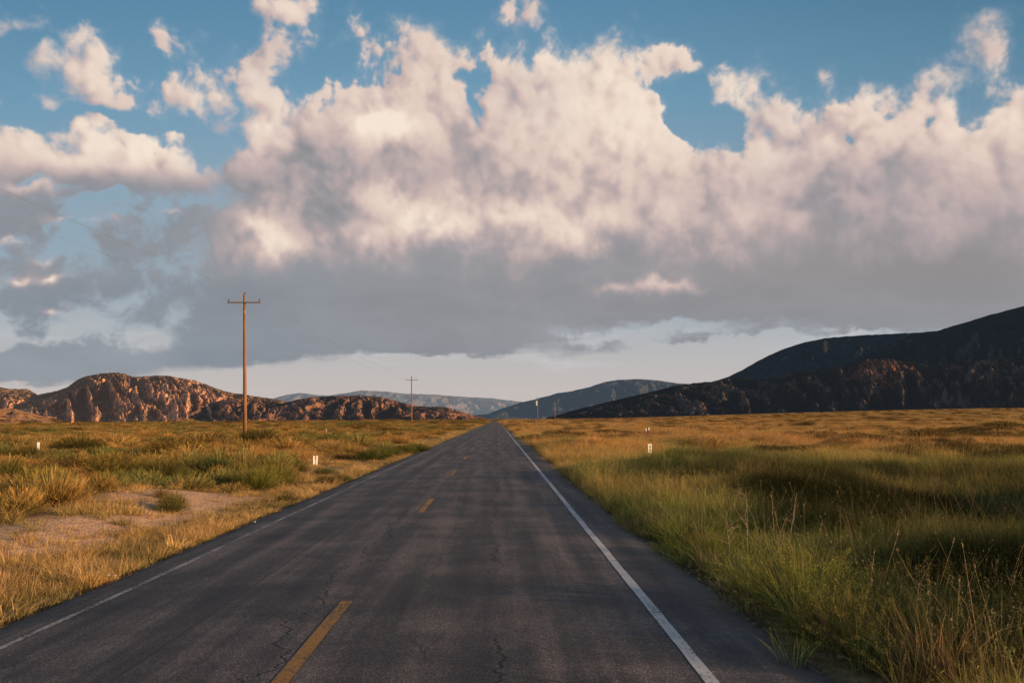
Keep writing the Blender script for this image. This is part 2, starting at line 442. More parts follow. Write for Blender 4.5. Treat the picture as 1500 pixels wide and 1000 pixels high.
# ================================================================ materials
def asphalt_material():
    m, nt, out = new_mat('asphalt')
    geo = N(nt, 'ShaderNodeNewGeometry').outputs['Position']
    sep = N(nt, 'ShaderNodeSeparateXYZ', ins={0: geo})
    X, Y = sep.outputs[0], sep.outputs[1]
    agg = N(nt, 'ShaderNodeTexVoronoi', ins={'Vector': geo, 'Scale': 90.0, 'Randomness': 1.0})
    agg2 = N(nt, 'ShaderNodeTexVoronoi', ins={'Vector': geo, 'Scale': 42.0})
    spk = ramp(nt, N(nt, 'ShaderNodeSeparateColor', ins={0: agg.outputs['Color']}).outputs[0], [(0.0, 0.55), (0.55, 0.88), (0.85, 1.2), (1.0, 2.0)])
    spk2 = ramp(nt, N(nt, 'ShaderNodeSeparateColor', ins={0: agg2.outputs['Color']}).outputs[1], [(0.0, 0.7), (0.7, 1.0), (1.0, 1.7)])
    # broad wear: long streaks along the lane, blotches; also random transverse bands
    sx = N(nt, 'ShaderNodeMapping', ins={'Vector': geo, 'Scale': (1.0, 0.05, 1.0)}).outputs[0]
    streak = noise(nt, sx, 2.2, 5, 0.6)
    band = noise(nt, N(nt, 'ShaderNodeMapping', ins={'Vector': geo, 'Scale': (0.12, 1.0, 1.0)}).outputs[0], 0.55, 4, 0.6, 0.3)
    blot = noise(nt, geo, 0.8, 6, 0.65, 0.2)
    v = math_n(nt, 'ADD', math_n(nt, 'MULTIPLY', streak, 1.25), math_n(nt, 'ADD', math_n(nt, 'MULTIPLY', blot, 0.9), math_n(nt, 'MULTIPLY', band, 0.5)))
    v = N(nt, 'ShaderNodeMapRange', ins={0: v, 1: 0.98, 2: 1.62, 3: 0.0, 4: 1.0}).outputs[0]
    base = ramp(nt, v, [(0.0, (0.032, 0.032, 0.035)), (0.45, (0.082, 0.073, 0.070)), (1.0, (0.22, 0.175, 0.152))])
    c = mixc(nt, 1.0, base, spk, 'MULTIPLY'); c = mixc(nt, 0.6, c, spk2, 'MULTIPLY')

    def line_mask(x0, w, wob_s, wob_a, seed, y0=None, keep=0.0, kscale=0.25):
        """a wandering lengthwise line: 1 on the line"""
        vy = N(nt, 'ShaderNodeCombineXYZ', ins={1: Y, 2: float(seed)}).outputs[0]
        wob = math_n(nt, 'MULTIPLY', math_n(nt, 'SUBTRACT', noise(nt, vy, wob_s, 6, 0.7), 0.5), wob_a)
        dd = math_n(nt, 'ABSOLUTE', math_n(nt, 'SUBTRACT', math_n(nt, 'SUBTRACT', X, x0), wob))
        ln = math_n(nt, 'SUBTRACT', 1.0, math_n(nt, 'DIVIDE', dd, w), clamp=True)
        if keep > 0:
            k = noise(nt, vy, kscale, 2, 0.5)
            ln = math_n(nt, 'MULTIPLY', ln, ramp(nt, k, [(keep, 0.0), (keep + 0.06, 1.0)]))
        return ln
    dark = math_n(nt, 'MULTIPLY', line_mask(-3.32, 0.26, 0.15, 0.25, 3), 0.55)
    seam = math_n(nt, 'MULTIPLY', line_mask(-3.18, 0.045, 0.3, 0.18, 5), 0.9)
    wheel = math_n(nt, 'MULTIPLY', line_mask(-0.3, 0.5, 0.1, 0.3, 9), 0.35)
    cr1 = line_mask(-0.06, 0.026, 0.9, 1.1, 14, keep=0.40)
    cr2 = line_mask(-2.1, 0.019, 0.5, 1.7, 22, keep=0.40)
    cr3 = line_mask(-1.0, 0.015, 0.8, 1.2, 31, keep=0.5)
    cr4 = line_mask(-4.2, 0.015, 0.6, 1.2, 36, keep=0.52)
    # map cracking
    wv = N(nt, 'ShaderNodeMapping', ins={'Vector': geo, 'Scale': (1.0, 0.7, 1.0)}).outputs[0]
    wn = N(nt, 'ShaderNodeTexNoise', ins={'Vector': wv, 'Scale': 1.6, 'Detail': 6.0, 'Roughness': 0.7}).outputs['Color']
    wadd = N(nt, 'ShaderNodeVectorMath', operation='MULTIPLY_ADD', ins={0: wn, 1: (0.55, 0.55, 0.0), 2: wv}).outputs[0]
    vc = N(nt, 'ShaderNodeTexVoronoi', feature='DISTANCE_TO_EDGE', ins={'Vector': wadd, 'Scale': 0.75}).outputs['Distance']
    crk = ramp(nt, vc, [(0.0, 1.0), (0.010, 0.0)])
    crk = math_n(nt, 'MULTIPLY', crk, ramp(nt, noise(nt, geo, 0.23, 3, 0.5), [(0.53, 0.0), (0.62, 0.6)]))
    tot = math_n(nt, 'MAXIMUM', math_n(nt, 'MAXIMUM', cr1, cr2), math_n(nt, 'MAXIMUM', math_n(nt, 'MAXIMUM', cr3, cr4), crk))
    tot = math_n(nt, 'MULTIPLY', tot, 1.3, clamp=True)
    shade = math_n(nt, 'MAXIMUM', dark, math_n(nt, 'MAXIMUM', seam, wheel))
    c = mixc(nt, shade, c, (0.035, 0.035, 0.037))
    c = mixc(nt, tot, c, (0.012, 0.012, 0.013))
    # dusty, sandy margins
    edge = math_n(nt, 'MAXIMUM', N(nt, 'ShaderNodeMapRange', ins={0: X, 1: 2.05, 2: 2.55}).outputs[0], N(nt, 'ShaderNodeMapRange', ins={0: X, 1: -5.0, 2: -5.4}).outputs[0])
    edge = math_n(nt, 'MULTIPLY', edge, ramp(nt, noise(nt, geo, 3.0, 5, 0.7), [(0.4, 0.0), (0.65, 0.8)]))
    c = mixc(nt, edge, c, (0.16, 0.125, 0.09))
    hgt = math_n(nt, 'ADD', math_n(nt, 'MULTIPLY', agg.outputs['Distance'], 0.8), math_n(nt, 'MULTIPLY', tot, -1.5))
    bmp = N(nt, 'ShaderNodeBump', ins={'Height': hgt, 'Strength': 0.55, 'Distance': 0.006}).outputs[0]
    principled(nt, out, c, 0.72, 0.40, bmp)
    return m


def paint_material(name, color, wear=0.5):
    m, nt, out = new_mat(name)
    geo = N(nt, 'ShaderNodeNewGeometry').outputs['Position']
    n = noise(nt, geo, 22.0, 8, 0.75)
    n2 = noise(nt, geo, 1.4, 4, 0.6)
    w = math_n(nt, 'ADD', math_n(nt, 'MULTIPLY', n, 0.7), math_n(nt, 'MULTIPLY', n2, 0.3))
    k = ramp(nt, w, [(wear - 0.05, 0.0), (wear + 0.05, 1.0)])
    dirt = noise(nt, geo, 5.0, 5, 0.6)
    pc = mixc(nt, dirt, tuple(k2 * 0.62 for k2 in color), color)
    c = mixc(nt, k, (0.08, 0.075, 0.072), pc)
    principled(nt, out, c, 0.7, 0.25)
    return m


def ground_material():
    m, nt, out = new_mat('valley_soil')
    geo = N(nt, 'ShaderNodeNewGeometry').outputs['Position']
    sep = N(nt, 'ShaderNodeSeparateXYZ', ins={0: geo})
    X, Y = sep.outputs[0], sep.outputs[1]
    cov = N(nt, 'ShaderNodeAttribute', attribute_name='cover').outputs['Fac']
    fine = noise(nt, geo, 9.0, 7, 0.7)
    peb = N(nt, 'ShaderNodeTexVoronoi', ins={'Vector': geo, 'Scale': 24.0}).outputs['Distance']
    sand = ramp(nt, fine, [(0.25, (0.42, 0.25, 0.15)), (0.5, (0.70, 0.43, 0.26)), (0.75, (0.82, 0.56, 0.37))])
    litter = ramp(nt, noise(nt, geo, 3.0, 8, 0.75), [(0.3, (0.13, 0.10, 0.045)), (0.5, (0.34, 0.23, 0.095)), (0.7, (0.58, 0.38, 0.17))])
    c = mixc(nt, ramp(nt, math_n(nt, 'ADD', cov, math_n(nt, 'MULTIPLY', math_n(nt, 'SUBTRACT', fine, 0.5), 0.7)), [(0.30, 0.0), (0.55, 1.0)]), sand, litter)
    # right of the road the soil lies in deep grass litter, greyer gravel beside the asphalt
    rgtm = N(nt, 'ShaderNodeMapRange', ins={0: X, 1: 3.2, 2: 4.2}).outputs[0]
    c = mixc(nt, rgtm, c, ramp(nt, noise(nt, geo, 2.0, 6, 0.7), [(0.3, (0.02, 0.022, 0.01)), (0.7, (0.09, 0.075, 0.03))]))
    grav = math_n(nt, 'MULTIPLY', N(nt, 'ShaderNodeMapRange', ins={0: X, 1: 1.9, 2: 2.0}).outputs[0], N(nt, 'ShaderNodeMapRange', ins={0: X, 1: 3.1, 2: 2.75}).outputs[0])
    c = mixc(nt, grav, c, ramp(nt, N(nt, 'ShaderNodeTexVoronoi', ins={'Vector': geo, 'Scale': 40.0}).outputs['Distance'], [(0.0, (0.20, 0.16, 0.125)), (0.5, (0.11, 0.09, 0.075)), (0.9, (0.05, 0.045, 0.04))]))
    # far away: drifts of orange-gold grass and darker scrub seen edge-on
    st = N(nt, 'ShaderNodeMapping', ins={'Vector': geo, 'Scale': (0.5, 1.0, 1.0)}).outputs[0]
    d1 = noise(nt, st, 0.012, 7, 0.7)
    d2 = noise(nt, st, 0.05, 5, 0.7)
    dd = math_n(nt, 'ADD', math_n(nt, 'MULTIPLY', d1, 0.6), math_n(nt, 'MULTIPLY', d2, 0.4))
    farc = ramp(nt, dd, [(0.34, (0.12, 0.10, 0.045)), (0.45, (0.34, 0.23, 0.08)), (0.55, (0.58, 0.34, 0.13)), (0.68, (0.68, 0.42, 0.20))])
    r = N(nt, 'ShaderNodeVectorMath', operation='LENGTH', ins={0: geo}).outputs['Value']
    c = mixc(nt, N(nt, 'ShaderNodeMapRange', ins={0: r, 1: 60.0, 2: 220.0}).outputs[0], c, farc)
    hgt = math_n(nt, 'ADD', fine, math_n(nt, 'MULTIPLY', peb, 0.5))
    bmp = N(nt, 'ShaderNodeBump', ins={'Height': hgt, 'Strength': 0.7, 'Distance': 0.05}).outputs[0]
    bmp2 = N(nt, 'ShaderNodeBump', ins={'Height': noise(nt, geo, 2.2, 4, 0.6), 'Strength': 0.8, 'Distance': 0.12, 'Normal': bmp}).outputs[0]
    principled(nt, out, c, 0.95, 0.1, bmp2)
    return m


def plant_material(name, from_instancer=True, base=(1, 1, 1), trans=0.35):
    """thin leaves and blades: matte with light passing through; 'shade' on the mesh = (height on the plant, random, -)"""
    m, nt, out = new_mat(name)
    sh = N(nt, 'ShaderNodeAttribute', attribute_name='shade').outputs['Color']
    s = N(nt, 'ShaderNodeSeparateColor', ins={0: sh})
    if from_instancer:
        tint = N(nt, 'ShaderNodeAttribute', attribute_type='INSTANCER', attribute_name='tint').outputs['Color']
        tip = N(nt, 'ShaderNodeAttribute', attribute_type='INSTANCER', attribute_name='tip').outputs['Color']
    else:
        oi = N(nt, 'ShaderNodeObjectInfo')
        tint = oi.outputs['Color']
        tip = mixc(nt, 0.55, tint, (0.34, 0.24, 0.06))
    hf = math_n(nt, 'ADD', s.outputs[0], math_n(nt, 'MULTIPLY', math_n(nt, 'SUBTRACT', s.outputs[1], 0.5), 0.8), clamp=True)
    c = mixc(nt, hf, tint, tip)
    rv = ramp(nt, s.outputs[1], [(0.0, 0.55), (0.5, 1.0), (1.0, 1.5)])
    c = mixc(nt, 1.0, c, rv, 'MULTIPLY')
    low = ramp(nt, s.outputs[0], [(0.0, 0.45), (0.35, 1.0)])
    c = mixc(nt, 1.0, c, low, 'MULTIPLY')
    di = N(nt, 'ShaderNodeBsdfDiffuse', ins={'Color': c})
    tr = N(nt, 'ShaderNodeBsdfTranslucent', ins={'Color': c})
    mx = N(nt, 'ShaderNodeMixShader', ins={0: trans, 1: di.outputs[0], 2: tr.outputs[0]})
    nt.links.new(mx.outputs[0], out.inputs[0])
    return m


def hill_material(name, rock, rock2, scrub, scrub2, D, scrub_amt=0.5, haze=(0, 0, 0), dot=1.0, top_dark=0.0, bump=1.0):
    """bare earth and dark scrub; haze = the constant veil of air in front of a far range"""
    m, nt, out = new_mat(name)
    geo = N(nt, 'ShaderNodeNewGeometry').outputs['Position']
    hgt = N(nt, 'ShaderNodeAttribute', attribute_name='rel').outputs['Color']
    hs = N(nt, 'ShaderNodeSeparateColor', ins={0: hgt})
    k = 1000.0 / D
    a = noise(nt, geo, 0.006 * k, 7, 0.7, 0.6)
    b = noise(nt, geo, 0.05 * k * dot, 5, 0.7)
    v = N(nt, 'ShaderNodeTexVoronoi', ins={'Vector': geo, 'Scale': 0.11 * k * dot}).outputs['Distance']
    rk = mixc(nt, ramp(nt, noise(nt, geo, 0.03 * k, 8, 0.75), [(0.35, 0.0), (0.65, 1.0)]), rock, rock2)
    veg = mixc(nt, b, scrub, scrub2)
    f = math_n(nt, 'ADD', math_n(nt, 'MULTIPLY', a, 0.95), math_n(nt, 'ADD', math_n(nt, 'MULTIPLY', b, 0.55), math_n(nt, 'MULTIPLY', math_n(nt, 'SUBTRACT', 0.5, v), 0.35)))
    f = math_n(nt, 'ADD', f, math_n(nt, 'MULTIPLY', hs.outputs[0], top_dark))
    f = math_n(nt, 'SUBTRACT', f, math_n(nt, 'MULTIPLY', hs.outputs[1], 0.45))   # crests of spurs are bare, gullies hold scrub
    th = 0.95 - scrub_amt * 0.6
    mask = ramp(nt, f, [(max(th - 0.06, 0), 0.0), (min(th + 0.06, 1), 1.0)])
    c = mixc(nt, mask, rk, veg)
    pm = math_n(nt, 'MULTIPLY', hs.outputs[2], ramp(nt, noise(nt, geo, 0.05 * k, 6, 0.7), [(0.42, 0.0), (0.56, 1.0)]))
    c = mixc(nt, pm, c, (0.62, 0.27, 0.15))
    bh = math_n(nt, 'ADD', math_n(nt, 'MULTIPLY', b, 0.6), math_n(nt, 'MULTIPLY', math_n(nt, 'MULTIPLY', v, mask), -0.9))
    bmp = N(nt, 'ShaderNodeBump', ins={'Height': bh, 'Strength': 0.9 * bump, 'Distance': 12.0 / k / dot}).outputs[0]
    p = principled(nt, out, c, 1.0, 0.0, bmp)
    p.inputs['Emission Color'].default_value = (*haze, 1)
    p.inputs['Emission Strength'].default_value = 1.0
    return m


# ================================================================ world and sun
SUN_AZ, SUN_EL = math.radians(105.0), math.radians(9.5)


def build_world():
    w = bpy.data.worlds.new('World'); scene.world = w; w.use_nodes = True
    nt = w.node_tree; nt.nodes.clear()
    out = nt.nodes.new('ShaderNodeOutputWorld')
    px = make_sky_pixels()
    H, W = px.shape[:2]
    img = bpy.data.images.new('evening_sky', W, H, float_buffer=True)
    img.colorspace_settings.name = 'Linear Rec.709'
    img.pixels.foreach_set(px.ravel()); img.update(); img.pack()
    d = N(nt, 'ShaderNodeTexCoord').outputs['Generated']
    s = N(nt, 'ShaderNodeSeparateXYZ', ins={0: d})
    az = math_n(nt, 'ARCTAN2', s.outputs[0], s.outputs[1])
    el = math_n(nt, 'ARCSINE', s.outputs[2])
    u = math_n(nt, 'PINGPONG', math_n(nt, 'DIVIDE', math_n(nt, 'SUBTRACT', az, AZ0 - 4 * (AZ1 - AZ0)), AZ1 - AZ0), 1.0)
    v = math_n(nt, 'DIVIDE', math_n(nt, 'SUBTRACT', el, EL0), EL1 - EL0)
    uv = N(nt, 'ShaderNodeCombineXYZ', ins={0: u, 1: v}).outputs[0]
    tex = N(nt, 'ShaderNodeTexImage', interpolation='Cubic', extension='EXTEND', ins={0: uv}); tex.image = img
    sky = N(nt, 'ShaderNodeTexSky', sky_type='NISHITA', sun_disc=False, sun_elevation=SUN_EL, sun_rotation=SUN_AZ, altitude=600.0, air_density=1.0, dust_density=1.5, ozone_density=1.5)
    clear = mixc(nt, 1.0, sky.outputs[0], (0.12, 0.12, 0.12), 'MULTIPLY')
    k = N(nt, 'ShaderNodeMapRange', ins={0: v, 1: 0.80, 2: 0.99}).outputs[0]     # overhead the clear evening sky takes over
    c = mixc(nt, k, tex.outputs[0], clear)
    bg = N(nt, 'ShaderNodeBackground', ins={0: c, 1: 1.0})
    nt.links.new(bg.outputs[0], out.inputs[0])
    w.cycles.sampling_method = 'MANUAL'; w.cycles.sample_map_resolution = 1024

    L = bpy.data.lights.new('sun', 'SUN'); L.energy = 5.0; L.angle = math.radians(0.55); L.color = (1.0, 0.66, 0.35)
    so = bpy.data.objects.new('sun', L); link(so)
    sd = Vector((math.sin(SUN_AZ) * math.cos(SUN_EL), math.cos(SUN_AZ) * math.cos(SUN_EL), math.sin(SUN_EL)))
    so.rotation_euler = sd.to_track_quat('Z', 'Y').to_euler(); so.location = (60, -10, 30)


def build_camera():
    c = bpy.data.cameras.new('camera'); c.lens = 36.0 * FPX / 1500.0; c.sensor_width = 36.0; c.clip_end = 80000.0; c.clip_start = 0.05
    o = bpy.data.objects.new('camera', c); link(o)
    M = Matrix((rgt, upv, -fwd)).transposed()
    o.matrix_world = Matrix.Translation(CAM) @ M.to_4x4()
    scene.camera = o


# ================================================================ ground, road, markings
def build_ground(mat):
    def axis(fine, f0, f1, far, ratio):
        pts = list(np.arange(f0, f1, fine)); s = fine
        p = pts[-1]
        while p < far:
            s *= ratio; p += s; pts.append(p)
        return pts
    ys = axis(0.22, -12.0, 34.0, 32000, 1.035)
    s = 0.3; p = -12.0; back = []
    while p > -300: s *= 1.25; p -= s; back.append(p)
    ys = sorted(back) + ys
    xr = axis(0.16, 1.2, 14.0, 30000, 1.05); xl = [-2.5 - (v - 1.2) for v in axis(0.16, 1.2, 14.0, 30000, 1.05)]
    xs = sorted(xl) + list(np.arange(-2.1, 1.2, 0.5)) + xr
    xs = np.array(xs); ys = np.array(ys)
    X, Y = np.meshgrid(xs, ys)
    Z = ground_h(X, Y)
    inside = (X > ROAD_L + 0.25) & (X < ROAD_R - 0.25)
    Z = np.where(inside, -0.35, Z)
    nx, ny = len(xs), len(ys)
    V = np.stack([X, Y, Z], -1).reshape(-1, 3)
    i = np.arange((ny - 1) * nx).reshape(ny - 1, nx)[:, :-1].ravel()
    F = np.stack([i, i + 1, i + nx + 1, i + nx], -1)
    me = mesh_np('ground', V, F, mat, True)
    a = me.attributes.new('cover', 'FLOAT', 'POINT'); a.data.foreach_set('value', cover(X, Y).astype(np.float32).ravel())
    return tag(obj('ground', me), 'sandy valley floor under dry golden grass', 'ground', kind='structure')


def strip(name, x0f, x1f, ys, zf, nx, mat, label, cat):
    X = []; Yy = []
    for y in ys:
        a, b = x0f(y), x1f(y)
        X.append(np.linspace(a, b, nx)); Yy.append(np.full(nx, y))
    X = np.array(X); Y = np.array(Yy); Z = zf(X, Y)
    V = np.stack([X, Y, Z], -1).reshape(-1, 3); ny = len(ys)
    i = np.arange((ny - 1) * nx).reshape(ny - 1, nx)[:, :-1].ravel()
    F = np.stack([i, i + 1, i + nx + 1, i + nx], -1)
    return tag(obj(name, mesh_np(name, V, F, mat, True)), label, cat, kind='structure')


def road_z(X, Y):
    crown = -0.0045 * (X + 1.4) ** 2
    return 0.0 + crown + 0.008 * perlin(X / 1.7, Y / 2.5, 501) + 0.012 * perlin(X / 5.0, Y / 9.0, 503)


def build_road():
    asp = asphalt_material()
    ys = list(np.arange(-20, 60, 0.25)); s = 0.25
    while ys[-1] < 2600: s *= 1.03; ys.append(ys[-1] + s)
    e = lambda y, sd, a: float(a * (fbm(np.array([y / 2.3]), np.array([sd * 3.1]), 5, 511 + sd, 0.6)[0]))

    def zf(X, Y):
        z = road_z(X, Y)
        dl = np.clip((ROAD_L + 0.12 - X) / 0.4, 0, 1); dr = np.clip((X - ROAD_R + 0.05) / 0.35, 0, 1)
        return z - 0.13 * dl ** 1.3 - 0.07 * dr ** 1.3
    strip('road', lambda y: ROAD_L - 0.20 + e(y, 1, 0.38), lambda y: ROAD_R + 0.38 + e(y, 2, 0.42), ys, zf, 40, asp, 'straight two lane asphalt road running to the hills', 'road')
    white = paint_material('white_road_paint', (0.88, 0.85, 0.80), 0.44)
    faded = paint_material('faded_white_road_paint', (0.60, 0.58, 0.55), 0.50)
    yellow = paint_material('yellow_road_paint', (0.55, 0.27, 0.07), 0.46)
    mz = lambda X, Y: road_z(X, Y) + 0.005
    ysm = [y for y in ys if y < 1500]
    strip('white_edge_line', lambda y: 1.69 + e(y * 6, 5, 0.014), lambda y: 1.81 + e(y * 6, 6, 0.014), ysm, mz, 4, white, 'bright white painted edge line beside the tall grass', 'road marking')
    strip('white_edge_line', lambda y: -4.79 + e(y * 6, 7, 0.014), lambda y: -4.71 + e(y * 6, 8, 0.014), ysm, mz, 4, faded, 'faded white painted edge line along the far lane', 'road marking')
    k = 0; yend = 2466.0 / 256.0
    near = ['nearest', 'second', 'third', 'fourth']
    for k in range(14):
        a = yend + 12.19 * k - 3.2; b = yend + 12.19 * k
        o = strip('yellow_centre_dash', lambda y: -1.83, lambda y: -1.69, list(np.linspace(a, b, 14)), mz, 4, yellow, None, None)
        if k < 4:
            tag(o, '%s yellow painted dash of the road centre line' % near[k], 'road marking', 'yellow centre line dashes')
        else:
            tag(o, 'small far yellow dash of the road centre line', 'road marking', 'yellow centre line dashes')


# ================================================================ hills
def range_mesh(name, pts, D0, D1, D2, mat, label, seed, spur=0.35, freq=1.0, ns=420, nt_=110, z0=-5.0, amp_hi=0.02, crest_noise=0.8, shape=0.8, cat='hill', skew=0.6, patch=None):
    """A range of hills as a height field. pts: its skyline as seen down the valley (bearing, height) given in photo units; D0, D1, D2: how
    far the foot, the crest and the back stand."""
    pxs = np.linspace(pts[0][0], pts[-1][0], ns)
    cy = np.interp(pxs, [p[0] for p in pts], [p[1] for p in pts])
    cy = cy + crest_noise * fbm(pxs / 14.0, pxs * 0, 6, seed, 0.6) * 2.0
    dirs = np.array([list(ray(a, b)) for a, b in zip(pxs, cy)])
    az = np.arctan2(dirs[:, 0], dirs[:, 1]); tanel = dirs[:, 2] / np.hypot(dirs[:, 0], dirs[:, 1])
    t = np.concatenate([np.linspace(0, 1, nt_) ** 1.0, np.linspace(1, 2, nt_ // 3)[1:]])
    T, A = np.meshgrid(t, az); S = np.meshgrid(t, pxs)[1]
    Dm = np.where(T <= 1, D0 + (D1 - D0) * T, D1 + (D2 - D1) * (T - 1))
    crest = (tanel * D1 + CAM.z)[:, None] * np.ones_like(T)
    # eroded spurs: ridged noise, stretched down the slope and bent
    sx = (S / 60.0) * freq
    wrp = fbm(sx * 1.2, T * 2.0, 4, seed + 5)
    u = sx + skew * T + 0.55 * wrp
    r1 = 1 - np.abs(perlin(u, T * 1.6 + 0.5 * wrp, seed + 1)) * 1.6
    r2 = 1 - np.abs(perlin(u * 2.6 + 3 + 1.2 * skew * T, T * 3.4 + wrp, seed + 2)) * 1.6
    r3 = 1 - np.abs(perlin(u * 6.3 + 9 + 2.0 * skew * T, T * 9.0 + 2 * wrp, seed + 3)) * 1.6
    r4 = fbm(u * 15, T * 14, 4, seed + 4, 0.6)
    rid = 0.42 * r1 + 0.32 * r2 + 0.20 * r3 + 0.14 * r4                     # about -0.3 .. 1
    mid = np.clip(4 * T * (1 - T), 0, 1) * (T <= 1)
    prof = np.where(T <= 1, np.sin(np.clip(T, 0, 1) * math.pi / 2) ** (1.0 / shape) * 0.35 + 0.65 * T, 1 - (T - 1) ** 1.3)
    Z = z0 + (crest - z0) * (prof + spur * mid * (rid - 0.75))
    Z = Z + (crest - z0) * amp_hi * r4 * (T > 0.01) * (1 - np.exp(-((T - 1) / 0.02) ** 2))
    # front foot wanders, so that spurs run out into the plain
    Dm = Dm - (D1 - D0) * 0.25 * (r1 - 0.5) * np.clip(1 - T, 0, 1)
    V = np.stack([np.sin(A) * Dm, np.cos(A) * Dm, Z], -1).reshape(-1, 3)
    n2 = len(t)
    i = np.arange((ns - 1) * n2).reshape(ns - 1, n2)[:, :-1].ravel()
    F = np.stack([i, i + n2, i + n2 + 1, i + 1], -1)
    me = mesh_np(name, V, F, mat, True)
    col = me.color_attributes.new('rel', 'FLOAT_COLOR', 'POINT')
    c = np.ones((V.shape[0], 4), np.float32)
    if patch: c[:, 2] = np.exp(-((S - patch[0]) / patch[2]) ** 2 - ((T - patch[1]) / patch[3]) ** 2).ravel()
    else: c[:, 2] = 0
    c[:, 0] = np.clip(T, 0, 1).ravel(); c[:, 1] = np.clip((rid - 0.45) * 1.6, 0, 1).ravel()
    col.data.foreach_set('color', c.ravel())
    return tag(obj(name, me), label, cat, kind='structure')


def build_hills():
    earth = hill_material('sunlit_badland_earth', (0.88, 0.45, 0.24), (0.68, 0.34, 0.18), (0.17, 0.108, 0.062), (0.42, 0.235, 0.12), 2400, 0.36, (0.027, 0.024, 0.025), 1.0, 0.30)
    brush = hill_material('tree_dotted_earth', (0.44, 0.21, 0.115), (0.28, 0.135, 0.08), (0.030, 0.031, 0.020), (0.075, 0.06, 0.036), 2000, 0.55, (0.018, 0.018, 0.021), 1.5, 0.0, 1.4)
    mound = hill_material('bare_mound_earth', (0.58, 0.30, 0.14), (0.44, 0.22, 0.10), (0.16, 0.08, 0.04), (0.12, 0.07, 0.03), 1500, 0.3, (0.008, 0.008, 0.008))
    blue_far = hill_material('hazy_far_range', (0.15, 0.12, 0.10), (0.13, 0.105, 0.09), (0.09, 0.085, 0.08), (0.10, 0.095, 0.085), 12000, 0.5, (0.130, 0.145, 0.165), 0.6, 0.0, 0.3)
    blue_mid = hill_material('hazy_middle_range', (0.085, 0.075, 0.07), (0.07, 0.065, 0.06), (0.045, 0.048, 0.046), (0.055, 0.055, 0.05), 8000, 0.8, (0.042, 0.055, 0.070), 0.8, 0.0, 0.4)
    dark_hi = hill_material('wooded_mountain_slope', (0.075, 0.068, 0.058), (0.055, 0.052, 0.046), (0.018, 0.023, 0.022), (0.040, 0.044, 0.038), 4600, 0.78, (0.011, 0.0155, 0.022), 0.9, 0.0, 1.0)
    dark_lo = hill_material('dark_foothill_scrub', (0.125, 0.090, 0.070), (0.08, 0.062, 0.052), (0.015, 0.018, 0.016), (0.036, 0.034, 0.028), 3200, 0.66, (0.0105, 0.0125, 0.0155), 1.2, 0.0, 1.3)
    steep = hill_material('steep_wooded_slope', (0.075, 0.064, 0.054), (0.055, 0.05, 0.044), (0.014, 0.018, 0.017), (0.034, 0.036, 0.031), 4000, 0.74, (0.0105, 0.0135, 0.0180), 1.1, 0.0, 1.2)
    # left side
    range_mesh('hill', [(-330, 560), (-220, 552), (-100, 572), (-40, 566), (0, 567), (18, 570), (40, 569), (55, 578), (80, 588), (120, 604)], 1900, 2350, 3000, earth, 'low sunlit orange ridge at the far left of the valley', 1201, 0.26, 1.2, 300, 80)
    range_mesh('hill', [(10, 612), (30, 590), (60, 577), (88, 571), (100, 566), (113, 556), (128, 550), (150, 547), (165, 545.5), (182, 547), (196, 552), (212, 551), (228, 550), (245, 550), (262, 553), (285, 557), (305, 564), (330, 573), (360, 578), (400, 584), (440, 592), (480, 606)],
               1550, 2550, 3300, earth, 'broad orange badland hill with a dark brushy summit left of the tall pole', 1217, 0.20, 1.7, 620, 190, amp_hi=0.05, skew=1.3)
    range_mesh('hill', [(225, 612), (260, 604), (290, 592), (320, 587), (345, 584), (372, 585), (400, 588), (415, 591), (430, 586), (455, 582), (480, 580), (520, 579), (550, 580), (570, 584), (590, 590), (610, 594), (628, 596), (645, 595), (662, 598), (680, 604), (700, 610), (712, 613)],
               1350, 1950, 2500, brush, 'low hill dotted with dark trees behind the row of poles', 1233, 0.40, 1.4, 560, 120, amp_hi=0.07, crest_noise=0.9)
    range_mesh('hill', [(-160, 608), (-60, 596), (0, 598), (22, 599), (40, 603), (58, 608), (75, 612), (92, 615)], 900, 1050, 1300, mound, 'smooth orange mound at the left edge of the field', 1249, 0.15, 0.6, 160, 50)
    # behind, at the head of the valley
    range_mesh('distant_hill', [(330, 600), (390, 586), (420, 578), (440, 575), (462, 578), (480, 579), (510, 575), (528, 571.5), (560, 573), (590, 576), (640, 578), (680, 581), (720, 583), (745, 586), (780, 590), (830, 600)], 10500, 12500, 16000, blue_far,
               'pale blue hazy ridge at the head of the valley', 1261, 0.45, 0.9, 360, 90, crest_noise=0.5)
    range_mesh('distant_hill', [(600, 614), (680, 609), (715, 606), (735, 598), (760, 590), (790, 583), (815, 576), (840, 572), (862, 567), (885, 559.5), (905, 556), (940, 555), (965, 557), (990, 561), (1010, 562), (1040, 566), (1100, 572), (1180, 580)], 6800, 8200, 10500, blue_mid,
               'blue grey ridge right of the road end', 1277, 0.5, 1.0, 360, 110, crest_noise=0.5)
    # right side
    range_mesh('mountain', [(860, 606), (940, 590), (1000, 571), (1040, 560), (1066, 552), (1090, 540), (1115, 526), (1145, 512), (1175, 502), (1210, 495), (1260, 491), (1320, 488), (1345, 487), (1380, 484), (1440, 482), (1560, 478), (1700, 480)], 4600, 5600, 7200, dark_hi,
               'long dark wooded mountain shoulder under the cloud', 1291, 0.4, 0.8, 460, 130, crest_noise=0.6, cat='mountain')
